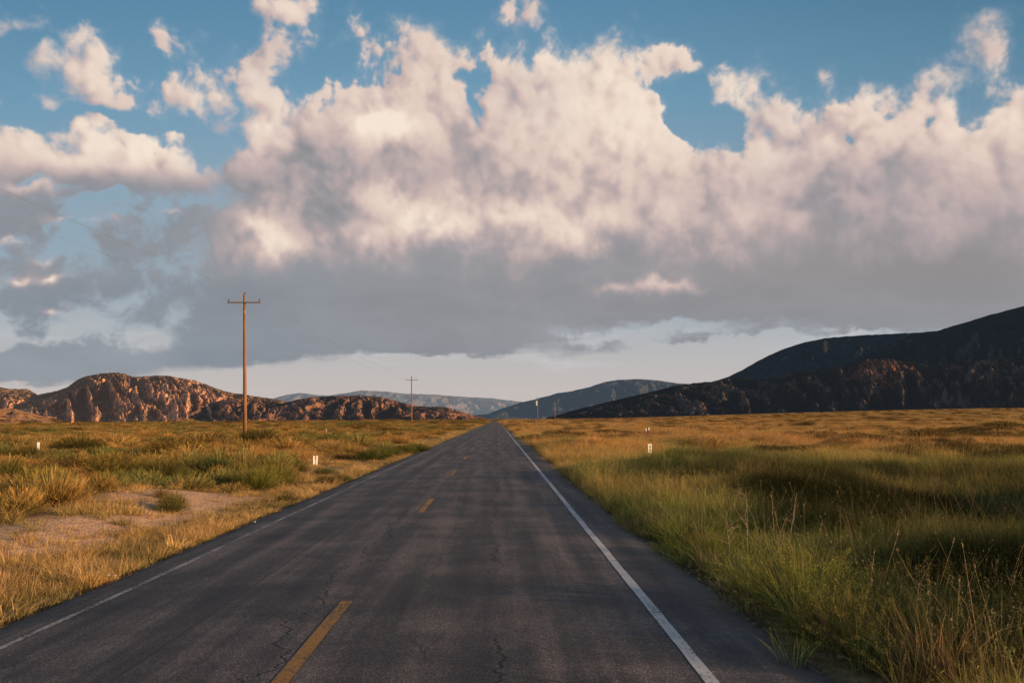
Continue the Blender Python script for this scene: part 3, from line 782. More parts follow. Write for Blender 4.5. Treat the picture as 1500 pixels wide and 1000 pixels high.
    range_mesh('mountain', [(1040, 604), (1100, 590), (1160, 572), (1220, 545), (1280, 515), (1330, 492), (1350, 487), (1368, 486), (1390, 479), (1415, 472), (1440, 464), (1470, 456), (1500, 448), (1560, 432), (1640, 420), (1760, 440), (1900, 470)], 3900, 4700, 6200, steep,
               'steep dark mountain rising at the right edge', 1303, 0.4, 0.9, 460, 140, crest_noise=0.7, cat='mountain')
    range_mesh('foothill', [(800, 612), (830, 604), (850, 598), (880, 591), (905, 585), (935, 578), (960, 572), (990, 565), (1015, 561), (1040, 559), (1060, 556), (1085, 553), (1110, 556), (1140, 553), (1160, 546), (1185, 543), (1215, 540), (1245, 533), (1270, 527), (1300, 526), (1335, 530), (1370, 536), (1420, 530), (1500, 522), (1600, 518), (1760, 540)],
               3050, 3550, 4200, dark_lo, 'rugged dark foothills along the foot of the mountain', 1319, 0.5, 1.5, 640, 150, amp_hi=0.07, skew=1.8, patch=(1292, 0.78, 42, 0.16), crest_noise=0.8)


# ================================================================ plants for scattering
def blades(n, hmin, hmax, r0, lean, w, seed, droop=0.35, seg=3, seed_head=0.0, upright=0.0):
    rg = np.random.default_rng(seed)
    V = []; F = []; C = []
    for i in range(n):
        a = rg.uniform(0, 2 * math.pi); rr = r0 * math.sqrt(rg.uniform())
        bx, by = rr * math.cos(a), rr * math.sin(a)
        h = rg.uniform(hmin, hmax)
        da = a + rg.normal(0, 0.9); ln = abs(rg.normal(0, 1)) * lean * h + 0.05 * h
        dx, dy = math.cos(da), math.sin(da)
        fa = rg.uniform(0, math.pi); wx, wy = math.cos(fa), math.sin(fa)
        ww = w * rg.uniform(0.6, 1.3); rnd = rg.uniform()
        b = len(V)
        for k in range(seg + 1):
            t = k / seg
            z = h * (t - droop * t * t * t * (ln / h))
            o = ln * t ** 1.7
            wd = ww * (1 - t) ** 0.7 if k < seg else 0.0006
            x = bx + dx * o; y = by + dy * o
            V.append((x - wx * wd, y - wy * wd, z)); V.append((x + wx * wd, y + wy * wd, z)); C.append((t, rnd)); C.append((t, rnd))
        for k in range(seg):
            F.append((b + 2 * k, b + 2 * k + 1, b + 2 * k + 3, b + 2 * k + 2))
        if seed_head and rg.uniform() < seed_head:
            # a feathery head: small quads about the tip
            for q in range(7):
                t = 1 - 0.22 * rg.uniform(); o = ln * t ** 1.7; z = h * (t - droop * t ** 3 * (ln / h)) + rg.uniform(0, 0.05)
                c = np.array([bx + dx * o, by + dy * o, z]); u = rg.normal(0, 1, 3); u /= np.linalg.norm(u)
                v = np.cross(u, (0, 0, 1.0)); v /= (np.linalg.norm(v) + 1e-6); s = rg.uniform(0.004, 0.009); l = s * 2.0
                b2 = len(V)
                for p in (c - u * l, c + v * s * .5, c + u * l, c - v * s * .5): V.append(tuple(p)); C.append((1.0, 0.7))
                F.append((b2, b2 + 1, b2 + 2, b2 + 3))
    return V, F, C


def leafy(nstem, hmin, hmax, r0, spread, nleaf, leaf, seed, curve=0.3, twig=0.004, droop=0.0):
    """stems fanning up from a root, clothed in small narrow leaves"""
    rg = np.random.default_rng(seed)
    V = []; F = []; C = []

    def quad(c, u, v, t, r):
        b = len(V)
        for p in (c - v, c + u * 0.5 - 0 * v, c + v, c - u * 0.5): V.append(tuple(p)); C.append((t, r))
        F.append((b, b + 1, b + 2, b + 3))
    for i in range(nstem):
        a = rg.uniform(0, 2 * math.pi); h = rg.uniform(hmin, hmax); sp = spread * math.sqrt(rg.uniform())
        rr = r0 * rg.uniform(); base = np.array([rr * math.cos(a), rr * math.sin(a), 0.0])
        top = base + np.array([sp * math.cos(a), sp * math.sin(a), h * (1 - 0.45 * (sp / max(spread, 1e-6)) ** 2)])
        midp = (base + top) / 2 + np.array([0, 0, curve * h * 0.3]) + rg.normal(0, 0.04, 3) * h
        rnd = rg.uniform()
        prev = None
        for k in range(5):
            t = k / 4
            p = (1 - t) ** 2 * base + 2 * t * (1 - t) * midp + t * t * top
            if prev is not None:
                b = len(V); s = np.array([math.cos(a + 1.57), math.sin(a + 1.57), 0]) * twig * (1.2 - t)
                for q in (prev - s, prev + s, p + s, p - s): V.append(tuple(q)); C.append((0.25 + 0.3 * t, rnd * 0.5))
                F.append((b, b + 1, b + 2, b + 3))
            prev = p
        for l in range(nleaf):
            t = rg.uniform(0.18, 1.0) ** 0.8
            p = (1 - t) ** 2 * base + 2 * t * (1 - t) * midp + t * t * top + rg.normal(0, 0.03, 3) * h * 0.7
            u = rg.normal(0, 1, 3); u[2] = abs(u[2]) + 0.6; u /= np.linalg.norm(u)
            v = np.cross(u, rg.normal(0, 1, 3)); v /= (np.linalg.norm(v) + 1e-6)
            s = leaf * rg.uniform(0.6, 1.4)
            zz = p[2] / hmax
            quad(p, v * s * 0.55, u * s, min(1, 0.15 + 0.85 * zz), 0.6 * rnd + 0.4 * rg.uniform())
    return V, F, C


def dome(n, R, H, w, seed, rag=1.0):
    """a rounded bush of fine upright-to-spreading twigs, each forking into short sprigs"""
    rg = np.random.default_rng(seed)
    V = []; F = []; C = []
    lobes = [(rg.uniform(0, 6.28), rg.uniform(0.75, 1.15)) for _ in range(5)]

    def strip3(p0, p1, p2, s, ta, tb, r):
        b = len(V)
        for p, k, t in ((p0, 1.0, ta), (p1, .8, (ta + tb) / 2), (p2, .25, tb)):
            V.append(tuple(p - s * k)); V.append(tuple(p + s * k)); C.append((t, r)); C.append((t, r))
        F.append((b, b + 1, b + 3, b + 2)); F.append((b + 2, b + 3, b + 5, b + 4))
    for i in range(n):
        ph = rg.uniform(0, 6.283); th = math.acos(1 - rg.uniform(0, 0.93)); m = 0.88 + 0.12 * rg.uniform()
        for la, lk in lobes: m *= 1 + 0.10 * rag * (lk - 0.95) * 4 * max(0, math.cos(ph - la)) ** 3
        if rg.uniform() < 0.05: m *= 1.12
        e = np.array([math.sin(th) * math.cos(ph) * R, math.sin(th) * math.sin(ph) * R, math.cos(th) * H + 0.05]) * m
        b0 = np.array([e[0] * .30, e[1] * .30, e[2] * .25]); mid = b0 * .45 + e * .55 + np.array([0, 0, -0.02]) + rg.normal(0, .02, 3)
        a = rg.uniform(0, 3.14); s = np.array([math.cos(a), math.sin(a), 0]) * w * rg.uniform(.7, 1.3); r = rg.uniform()
        hz = e[2] / H
        strip3(b0, mid, e, s, 0.08, 0.35 + 0.6 * max(hz, .3), r)
        for k in range(3):
            q = mid + (e - mid) * rg.uniform(0, .8); d = (e - b0); d = d / np.linalg.norm(d) + rg.normal(0, .45, 3) + np.array([0, 0, .35]); d /= np.linalg.norm(d); l = 0.10 * R * rg.uniform(.6, 1.5)
            strip3(q, q + d * l * .5, q + d * l, s * .8, 0.3 + .5 * max(hz, .2), 0.4 + .6 * max(hz, .3), 0.5 * r + 0.5 * rg.uniform())
    return V, F, C


def plant_mesh(name, parts, mat):
    V, F, C = parts
    me = mesh_np(name, np.array(V), np.array(F), mat)
    col = me.color_attributes.new('shade', 'FLOAT_COLOR', 'POINT')
    c = np.ones((len(V), 4), np.float32); c[:, :2] = np.array(C)
    col.data.foreach_set('color', c.ravel())
    return me


def merge(*ps):
    V = []; F = []; C = []
    for v, f, c in ps:
        b = len(V); V += list(v); C += list(c); F += [tuple(k + b for k in q) for q in f]
    return V, F, C


def scatter(name, protos, P, idx, scl, rot, tint, tip, label, cat):
    """one object: points carrying which plant stands there, its size, turn and colours; geometry nodes put the plants on the points"""
    coll = bpy.data.collections.new(name + '_kinds')
    for i, me in enumerate(protos):
        o = bpy.data.objects.new('%s_kind_%02d' % (name, i), me); coll.objects.link(o)
    me = bpy.data.meshes.new(name); me.vertices.add(len(P)); me.vertices.foreach_set('co', np.ascontiguousarray(P, dtype=np.float32).ravel())

    def att(n, t, key, a):
        x = me.attributes.new(n, t, 'POINT'); x.data.foreach_set(key, np.ascontiguousarray(a).ravel())
    att('kind_index', 'INT', 'value', idx.astype(np.int32))
    att('size', 'FLOAT_VECTOR', 'vector', scl.astype(np.float32))
    att('turn', 'FLOAT_VECTOR', 'vector', rot.astype(np.float32))
    att('tint', 'FLOAT_VECTOR', 'vector', tint.astype(np.float32))
    att('tip', 'FLOAT_VECTOR', 'vector', tip.astype(np.float32))
    o = obj(name, me)
    g = bpy.data.node_groups.new(name + '_scatter', 'GeometryNodeTree')
    g.interface.new_socket('Geometry', in_out='INPUT', socket_type='NodeSocketGeometry')
    g.interface.new_socket('Geometry', in_out='OUTPUT', socket_type='NodeSocketGeometry')
    gi = g.nodes.new('NodeGroupInput'); go = g.nodes.new('NodeGroupOutput')
    ci = g.nodes.new('GeometryNodeCollectionInfo'); ci.inputs[0].default_value = coll
    ci.inputs['Separate Children'].default_value = True; ci.inputs['Reset Children'].default_value = True
    ip = g.nodes.new('GeometryNodeInstanceOnPoints'); ip.inputs['Pick Instance'].default_value = True

    def named(n, t):
        a = g.nodes.new('GeometryNodeInputNamedAttribute'); a.data_type = t; a.inputs[0].default_value = n
        return [s for s in a.outputs if s.enabled][0]
    L = g.links.new
    L(gi.outputs[0], ip.inputs['Points']); L(ci.outputs[0], ip.inputs['Instance'])
    L(named('kind_index', 'INT'), ip.inputs['Instance Index']); L(named('size', 'FLOAT_VECTOR'), ip.inputs['Scale'])
    L(named('turn', 'FLOAT_VECTOR'), ip.inputs['Rotation'])
    L(ip.outputs[0], go.inputs[0])
    md = o.modifiers.new('plants', 'NODES'); md.node_group = g
    return tag(o, label, cat, kind='stuff')


SHRUB_SPOTS = []      # filled by build_shrubs: (x, y, radius), so grass thins there


def ring_points(y0, y1, per, side):
    """random ground points in the wedge the camera sees (plus a margin) between forward distances y0 and y1"""
    lim = 0.78
    area = (lim * (y1 ** 2 - y0 ** 2) / 2) + 6 * (y1 - y0)
    n = int(area * per)
    y = np.sqrt(RNG.uniform(y0 ** 2, y1 ** 2, n))
    q = RNG.uniform(0, 1, n)
    if side > 0: x = ROAD_R + 0.12 + q * (lim * y + 6 - ROAD_R)
    else: x = ROAD_L - 0.17 - q * (lim * y + 6 + ROAD_L)
    return x, y


def lerp3(a, b, t):
    return np.asarray(a) * (1 - t[:, None]) + np.asarray(b) * t[:, None]


def build_grass():
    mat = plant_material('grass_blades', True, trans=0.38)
    protos = [
        plant_mesh('tall_grass', blades(64, 0.45, 0.85, 0.15, 0.33, 0.0040, 1), mat),
        plant_mesh('tall_grass', blades(64, 0.35, 0.75, 0.18, 0.42, 0.0038, 2), mat),
        plant_mesh('seeding_grass', merge(blades(20, 0.4, 0.7, 0.12, 0.35, 0.005, 3), blades(16, 0.65, 1.0, 0.12, 0.25, 0.0028, 4, seed_head=1.0)), mat),
        plant_mesh('bent_grass', blades(60, 0.4, 0.8, 0.2, 0.75, 0.0040, 5, droop=0.7, seg=4), mat),
        plant_mesh('short_grass', blades(60, 0.06, 0.19, 0.17, 0.55, 0.0034, 6), mat),
        plant_mesh('short_grass', blades(54, 0.05, 0.24, 0.19, 0.7, 0.0034, 7), mat),
        plant_mesh('leafy_weed', leafy(14, 0.35, 0.75, 0.05, 0.30, 34, 0.012, 8), mat),
        plant_mesh('feathery_weed', leafy(20, 0.40, 0.85, 0.07, 0.42, 36, 0.009, 9, curve=0.6, twig=0.003), mat),
        plant_mesh('scrub_cushion', dome(330, 0.55, 0.55, 0.0045, 10), mat),
        plant_mesh('scrub_cushion', dome(330, 0.60, 0.48, 0.0045, 11), mat),
        plant_mesh('seeding_stem', merge(blades(7, 0.6, 1.1, 0.15, 0.35, 0.0026, 12, seed_head=0.9), leafy(3, 0.5, 1.0, 0.05, 0.25, 9, 0.007, 13, twig=0.003)), mat),
    ]
    Ps = []; I = []; S = []; R = []; T1 = []; T2 = []

    def emit(x, y, idx, sw, sh, c1, c2, sink=0.0, tilt=0.10):
        n = len(x)
        z = ground_h(x, y) - sink
        Ps.append(np.stack([x, y, z], -1)); I.append(idx)
        S.append(np.stack([sw, sw, sh], -1))
        R.append(np.stack([RNG.normal(0, tilt, n), RNG.normal(0, tilt, n), RNG.uniform(0, 6.283, n)], -1))
        j = np.exp(RNG.normal(0, 0.16, n))[:, None]
        T1.append(c1 * j); T2.append(c2 * j)

    GREEN, OLIVE, GOLD, ORANGE, STRAW = (0.095, 0.135, 0.045), (0.42, 0.42, 0.105), (0.80, 0.52, 0.16), (0.84, 0.43, 0.16), (0.80, 0.52, 0.26)
    bands = [(3.5, 9, 75, 1.0), (9, 18, 42, 1.15), (18, 34, 17, 1.4), (34, 70, 5.5, 1.9), (70, 150, 1.5, 3.0), (150, 330, 0.36, 5.2), (330, 800, 0.06, 11.0), (800, 2300, 0.006, 26.0)]
    for (y0, y1, per, sc) in bands:
        grow = 1.0 + 0.10 * (sc - 1.0)
        # ---------------- right side: deep grass
        x, y = ring_points(y0, y1, per, 1)
        d = x - ROAD_R
        m = (RNG.uniform(0, 1, len(x)) < np.clip(0.08 + (d - 0.05 - 0.75 * sstep(14, 8, y) - 0.45 * fbm(y / 2.0, y * 0, 3, 611)) / 0.4, 0.02, 1)); x, y, d = x[m], y[m], d[m]
        n = len(x)
        hN = fbm(x / 4.5, y / 5.5, 4, 601); hue = fbm(x / 7.0, y / 13.0, 4, 603); hue2 = fbm(x / 26.0, y / 60.0, 3, 605)
        nearness = sstep(26, 10, y)
        gold = np.clip(0.50 + 1.7 * hue + 1.1 * hue2 - 0.22 * nearness + 0.62 * sstep(35, 110, y) + RNG.normal(0, 0.16, n) + 0.10 * gauss(x, y, 4.5, 30, 2.5, 14) + 0.25 * sstep(30, 45, y), 0, 1)
        gold = np.clip(gold - 0.5 * gauss(x, y, 13.0, 40.0, 9.0, 14.0), 0, 1)
        u = RNG.uniform(0, 1, n)
        idx = np.select([u < .30, u < .55, u < .72, u < .86, u < .93], [0, 1, 2, 3, 6], 7)
        idx = np.where((d < 0.5) & (RNG.uniform(0, 1, n) < .5), 4, idx)
        c1 = lerp3(GREEN, OLIVE, np.clip(0.5 + 1.2 * hue + RNG.normal(0, .2, n), 0, 1)); c1 = c1 * (1 - gold[:, None] * 0.55) + np.asarray(GOLD) * gold[:, None] * 0.55
        c2 = lerp3(OLIVE, GOLD, gold); orr = (sstep(28, 55, y) * np.clip(0.55 + 1.6 * fbm(x / 18.0, y / 40.0, 4, 655), 0, 1))[:, None]; c2 = c2 * (1 - orr) + orr * (np.asarray((0.90, 0.44, 0.17)) * gold[:, None] + c2 * (1 - gold[:, None])); far = sstep(50, 200, y)[:, None]; c2 = c2 * (1 - far * 0.5) + np.asarray((0.85, 0.47, 0.19)) * far * 0.5 * gold[:, None] + c2 * far * 0.5 * (1 - gold[:, None])
        dead = (RNG.uniform(0, 1, n) < np.clip(0.10 + 0.5 * fbm(x / 2.2, y / 3.0, 3, 671), 0.02, 0.5))[:, None]
        c1 = np.where(dead, np.array([0.30, 0.20, 0.10]), c1); c2 = np.where(dead, np.array([0.74, 0.46, 0.21]), c2)
        sh = (0.66 + 0.75 * hN + RNG.normal(0, 0.12, n)) * (0.72 + 0.28 * sstep(0.1, 1.1, d)) * (1 + 0.45 * gauss(x, y, 4.2, 8.0, 1.6, 3.0))
        sh = np.clip(sh, 0.18, 1.5) * (1 - 0.25 * gauss(x, y, 4.6, 9.5, 1.2, 3.0))
        shade_mul = (1 - 0.88 * sstep(3.7, 5.4, x - 0.05 * y) * (sstep(33, 20, y + 0.3 * x - 3) * np.clip(0.85 + 1.6 * fbm(x / 3.5, y / 5.0, 3, 661), 0.2, 1)))[:, None]  # shade over the near right grass, put into the blade colours
        shade_mul = shade_mul * (1 - 0.55 * sstep(10.5, 8.0, y) * sstep(3.5, 4.3, x))[:, None]
        rust = gauss(x, y, 4.1, 6.2, 0.7, 0.9)[:, None]; shade_mul = shade_mul * (1 - rust) + rust; c1 = c1 * (1 - 0.8 * rust) + 0.8 * rust * np.array([.30, .15, .055]); c2 = c2 * (1 - 0.8 * rust) + 0.8 * rust * np.array([.66, .33, .13]); sh = sh * (1 - 0.5 * rust[:, 0])
        dk = np.clip((1 - shade_mul) * 1.5, 0, 1); c1 = c1 * shade_mul; c2 = shade_mul * (c2 * (1 - dk) + dk * np.array([0.26, 0.30, 0.12]))
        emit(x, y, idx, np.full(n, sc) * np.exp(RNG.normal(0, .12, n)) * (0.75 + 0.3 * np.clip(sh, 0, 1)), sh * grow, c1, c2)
        # dark scrub patches out in the right-hand field
        if y0 >= 34:
            x, y = ring_points(y0, y1, per * 0.16, 1); k = fbm(x / 16.0, y / 40.0, 4, 641) > 0.12; x, y = x[k], y[k]; n = len(x)
            if n: emit(x, y, RNG.integers(8, 10, n), np.full(n, sc) * 0.9, np.full(n, 1.1 * grow), np.tile((0.05, 0.06, 0.022), (n, 1)), np.tile((0.16, 0.11, 0.045), (n, 1)))
        # ---------------- left side: dry grass, bare sand, brush
        x, y = ring_points(y0, y1, per * 0.8, -1)
        d = ROAD_L - x
        cv = cover(x, y)
        m = RNG.uniform(0, 1, len(x)) < (0.10 + sstep(0.26, 0.60, cv)) * np.clip((d + 0.12 - 0.30 * fbm(y / 1.7, y * 0 + 4, 3, 613)) / 0.35, 0.0, 1)
        x, y, d, cv = x[m], y[m], d[m], cv[m]; n = len(x)
        hue = fbm(x / 6.0, y / 9.0, 4, 623); hue2 = fbm(x / 25.0, y / 50.0, 3, 625); hN = fbm(x / 5.0, y / 6.0, 4, 621)
        back = sstep(3.2, 7.0, d)
        gold = np.clip(0.92 + 1.2 * hue + 0.8 * hue2 + RNG.normal(0, .14, n) + 0.25 * (1 - back), 0, 1)
        u = RNG.uniform(0, 1, n); tall = back * sstep(12, 20, y)
        idx = np.where(RNG.uniform(0, 1, n) < 0.90 - 0.45 * tall, np.where(u < .5, 4, 5), np.select([u < .35, u < .6, u < .8], [0, 1, 3], 2))
        low = (idx == 4) | (idx == 5)
        c1 = lerp3(OLIVE, GOLD, gold * 0.8); c2 = lerp3((0.26, 0.20, 0.05), ORANGE, np.clip(gold + 0.4 * hue2, 0, 1))
        st = (1 - back)[:, None] * 0.65; c2 = c2 * (1 - st) + np.asarray(STRAW) * st
        mot = np.clip(2.6 * fbm(x / 1.6, y / 2.6, 4, 681, 0.6) + 0.25 * sstep(20, 10, y), 0, 0.75)[:, None] * low[:, None]
        c1 = c1 * (1 - mot) + mot * np.array([0.10, 0.11, 0.05]); c2 = c2 * (1 - mot) + mot * np.array([0.34, 0.29, 0.11])
        sh = np.where(low, 0.70 + 1.1 * hN, 0.38 + 0.50 * hN) + RNG.normal(0, .1, n)
        emit(x, y, idx, np.full(n, sc) * np.exp(RNG.normal(0, .14, n)) * 0.95, np.clip(sh, 0.25, 1.7) * grow, c1, c2)
        # brushy cushions of rabbitbrush and sage between the bigger shrubs
        if y0 >= 9:
            x, y = ring_points(y0, y1, per * 0.085, -1); d = ROAD_L - x
            k = (fbm(x / 9.0, y / 13.0, 4, 643) + 0.12 * sstep(18, 30, y) > 0.0) & (d > 3.0 + 2.5 * sstep(26, 12, y)) & (cover(x, y) > 0.35); x, y = x[k], y[k]; n = len(x)
            if n:
                w = np.clip(0.66 + 1.8 * fbm(x / 12.0, y / 20.0, 3, 645) + RNG.normal(0, .2, n), 0, 1)
                c1 = lerp3((0.07, 0.085, 0.035), (0.20, 0.15, 0.05), w); c2 = lerp3((0.27, 0.30, 0.085), (0.74, 0.42, 0.13), w)
                emit(x, y, RNG.integers(8, 10, n), np.full(n, sc) * np.exp(RNG.normal(0, .35, n)) * 0.95, np.exp(RNG.normal(0, .3, n)) * 1.05 * grow, c1, c2, 0.02)
        if y0 < 34:      # scattered dry seeding stems standing out of the deep grass
            x, y = ring_points(y0, y1, per * 0.032, 1); k = x > ROAD_R + 0.8 + 0.6 * sstep(14, 8, y); x, y = x[k], y[k]; n = len(x)
            emit(x, y, np.full(n, 10), np.full(n, sc * 1.0), np.exp(RNG.normal(0, .2, n)) * 0.95, np.array([0.30, 0.21, 0.11]) * (1 - .6 * sstep(4.5, 6.5, x))[:, None], np.array([0.60, 0.42, 0.21]) * (1 - .6 * sstep(4.5, 6.5, x))[:, None], 0, 0.2)  # stem colours darkened toward the right to carry the same shade
    P = np.concatenate(Ps); I = np.concatenate(I); S = np.concatenate(S); R = np.concatenate(R); T1 = np.concatenate(T1); T2 = np.concatenate(T2)
    keep = np.ones(len(P), bool)
    tallish = (I != 4) & (I != 5)
    for (px, Yd, w) in ((463, 42, 1.0), (58, 50, 1.2), (951, 40, 0.8), (195, 48, 0.8)):       # the posts stand clear of the taller brush
        t = np.tan(azel(px, 614)[0]); keep &= ~((np.abs(P[:, 0] - t * P[:, 1]) < w) & (P[:, 1] > Yd - 9) & (P[:, 1] < Yd + 0.5) & tallish)
    for (sx, sy, sr) in SHRUB_SPOTS:
        keep &= ~(np.hypot(P[:, 0] - sx, P[:, 1] - sy) < sr * 0.55)
    P, I, S, R, T1, T2 = P[keep], I[keep], S[keep], R[keep], T1[keep], T2[keep]
    print('grass tufts', len(P))
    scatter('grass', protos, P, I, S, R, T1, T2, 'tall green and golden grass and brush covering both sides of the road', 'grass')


# ================================================================ countable plants
def build_shrubs():
    crown_mat = plant_material('shrub_leaves', False, trans=0.30)
    wood = simple_mat('shrub_wood', (0.16, 0.11, 0.075), 0.9, 0.1, 0.4, 30)
    crowns = [plant_mesh('crown', dome(1000, 0.92, 1.0, 0.0058, 100), crown_mat), plant_mesh('crown', dome(1000, 0.90, 0.95, 0.0052, 101, 1.6), crown_mat),
              plant_mesh('crown', merge(dome(500, 0.85, 0.9, 0.0055, 102), leafy(110, 0.5, 1.0, 0.10, 0.90, 50, 0.020, 103, curve=1.0)), crown_mat)]
    weed = plant_mesh('crown', merge(leafy(150, 0.45, 1.0, 0.12, 0.95, 64, 0.012, 150, curve=0.8, twig=0.0035), dome(260, 0.9, 0.85, 0.004, 151, 2.0)), crown_mat)
    dry = plant_mesh('crown', leafy(190, 0.45, 1.0, 0.08, 0.95, 26, 0.020, 140, curve=1.2, twig=0.007), crown_mat)

    def stems(seed):
        rg = random.Random(seed); bm = bmesh.new()
        for k in range(9):
            a = rg.uniform(0, 6.28); r = rg.uniform(.15, .5)
            p = [(0.03 * math.cos(a), 0.03 * math.sin(a), -0.05), (r * .45 * math.cos(a + .3), r * .45 * math.sin(a + .3), .22), (r * math.cos(a), r * math.sin(a), rg.uniform(.4, .65))]
            add_tube(bm, p, [.022, .014, .005], 5)
        me = bpy.data.meshes.new('stem'); bm.to_mesh(me); bm.free(); me.materials.append(wood)
        return me
    stem = stems(3)

    def shrub(px, py, Y, w, h, color, label, group=None, kind=0, name='shrub'):
        """w, h in metres; the foot stands on the bearing px at forward distance Y"""
        x, y = at_depth(px, Y) if Y else ground_at(px, py, -0.1)
        t = thing(name, label, 'shrub', (x, y, gz(x, y) - 0.03), random.uniform(0, 6.28), group)
        h *= 0.98; w *= 1.15
        c = obj('crown', dry if kind == 9 else weed if kind == 5 else crowns[kind % 3], t); c.scale = (w / 1.7, w / 1.7, h); c.color = (*color, 1)
        s = obj('stem', stem, t); s.scale = (w / 1.7, w / 1.7, h)
        SHRUB_SPOTS.append((x, y, w / 2))
        return t
    OL = (0.14, 0.16, 0.05); YG = (0.22, 0.25, 0.055); DK = (0.06, 0.07, 0.032); BR = (0.17, 0.095, 0.045); GR = (0.085, 0.15, 0.04)
    shrub(378, 0, 74, 4.6, 1.75, DK, 'dark spreading shrub at the foot of the tallest pole', kind=0)
    shrub(318, 0, 80, 4.4, 1.35, DK, 'dark shrub just left of the tallest pole', kind=1)
    shrub(295, 0, 84, 2.8, 1.2, DK, 'smaller dark shrub left of the two near the tallest pole', kind=2)
    shrub(387, 0, 40.5, 1.9, 0.75, BR, 'round brownish tumbleweed bush left of the white twin post', kind=9)
    shrub(417, 0, 38.5, 1.8, 0.62, DK, 'low dark bush between the tumbleweed and the white twin post', kind=1)
    shrub(378, 712, 0, 1.7, 0.85, YG, 'bright yellow green shrub in front of the tumbleweed', kind=0)
    shrub(398, 706, 0, 1.8, 0.95, YG, 'tallest yellow green shrub beside the sandy patch', kind=1)
    shrub(420, 701, 0, 1.3, 0.7, OL, 'olive shrub nearest the road in the yellow green clump', kind=2)
    shrub(365, 702, 0, 1.3, 0.8, OL, 'olive shrub at the back of the yellow green clump', kind=2)
    shrub(252, 752, 0, 0.75, 0.58, OL, 'small lone olive shrub standing between the two bare sand patches', kind=1)
    shrub(235, 742, 0, 0.55, 0.34, BR, 'small dry shrub touching the lone olive one', kind=9)
    shrub(165, 728, 0, 1.1, 0.75, OL, 'rounded olive shrub behind the near bare sand patch', kind=0)
    shrub(66, 712, 0, 1.9, 1.05, YG, 'large rounded yellow green shrub near the left edge', kind=1)
    shrub(10, 704, 0, 1.8, 1.1, OL, 'olive shrub cut by the left edge of the view', kind=2)
    shrub(35, 682, 0, 2.4, 1.25, DK, 'dark bush between the two big shrubs at the left edge', kind=0)
    shrub(110, 690, 0, 1.9, 1.0, BR, 'brown twiggy bush behind the large yellow green shrub', kind=9)
    shrub(165, 700, 0, 2.6, 1.3, (0.20, 0.16, 0.04), 'golden olive bush left of the dark post', kind=2)
    shrub(240, 700, 0, 1.9, 1.0, DK, 'dark green shrub in the middle of the golden brush', kind=1)
    shrub(275, 706, 0, 1.5, 0.85, GR, 'green shrub in front of the golden brush', kind=0)
    shrub(332, 690, 0, 1.7, 0.7, DK, 'dark low shrub behind the far sand patch', kind=2)
    shrub(262, 640, 50, 4.6, 1.5, (0.26, 0.17, 0.05), 'wide golden bush near the dark post', kind=0)
    shrub(120, 0, 60, 4.2, 1.35, DK, 'wide dark bush far left behind the white post', kind=1)
    shrub(440, 688, 0, 0.9, 0.4, OL, 'olive shrub just below the white twin post', kind=0)
    shrub(474, 690, 0, 0.9, 0.36, GR, 'green shrub right below the white twin post', kind=1)
    for i, (px, py, w, h, nm) in enumerate([(541, 672, 1.7, .8, 'first'), (556, 670, 1.9, .85, 'second'), (575, 667, 1.9, .8, 'third'), (592, 663, 2.0, .75, 'fourth'), (610, 660, 2.2, .75, 'fifth')]):
        shrub(px, py, 0, w, h, GR, 'dark green shrub, %s from the left in the row along the road' % nm, 'row of dark green shrubs along the road', kind=i)
    shrub(420, 732, 0, 0.7, 0.32, DK, 'small dark shrub on the golden verge', kind=2)
    shrub(478, 706, 0, 0.9, 0.4, DK, 'small grey green shrub on the golden verge', kind=0)
    shrub(500, 703, 0, 0.8, 0.4, OL, 'small olive shrub on the golden verge nearest the asphalt', kind=1)
    # right side
    shrub(1045, 0, 62, 3.6, 1.5, (0.46, 0.22, 0.06), 'round orange bush behind the dark hollow', kind=9)
    shrub(1010, 0, 66, 3.0, 1.2, DK, 'dark bush left of the round orange one', kind=1)
    shrub(1343, 0, 46, 1.7, 1.1, BR, 'dark brown bush standing up out of the golden field', kind=9)
    shrub(1345, 0, 78, 9.0, 1.8, BR, 'long low brown thicket in the golden field', kind=9)
    shrub(1470, 0, 110, 7.0, 1.9, DK, 'dark green bush far out near the right edge', kind=0)
    shrub(1165, 0, 9.4, 1.8, 1.0, (0.36, 0.38, 0.09), 'large leafy weed bush leaning over the asphalt', kind=5)
    shrub(1235, 0, 7.9, 1.3, 0.78, (0.36, 0.31, 0.09), 'leafy weed bush with dry tips closest to the camera', kind=5)
    shrub(1330, 0, 9.2, 1.5, 0.8, (0.06, 0.07, 0.03), 'shaded dark weed bush behind the leafy ones', kind=5)
    shrub(1045, 0, 13.0, 1.3, 0.6, (0.24, 0.29, 0.06), 'low bright green weed bush under the bare dry stalks', kind=5)
    shrub(1405, 0, 6.4, 1.0, 0.42, (0.44, 0.20, 0.07), 'rusty orange dry bush in the near right corner', kind=9)

    # tall dry stalks
    dry_m = simple_mat('dry_stalk', (0.42, 0.30, 0.19), 0.9, 0.1, 0.35, 40)

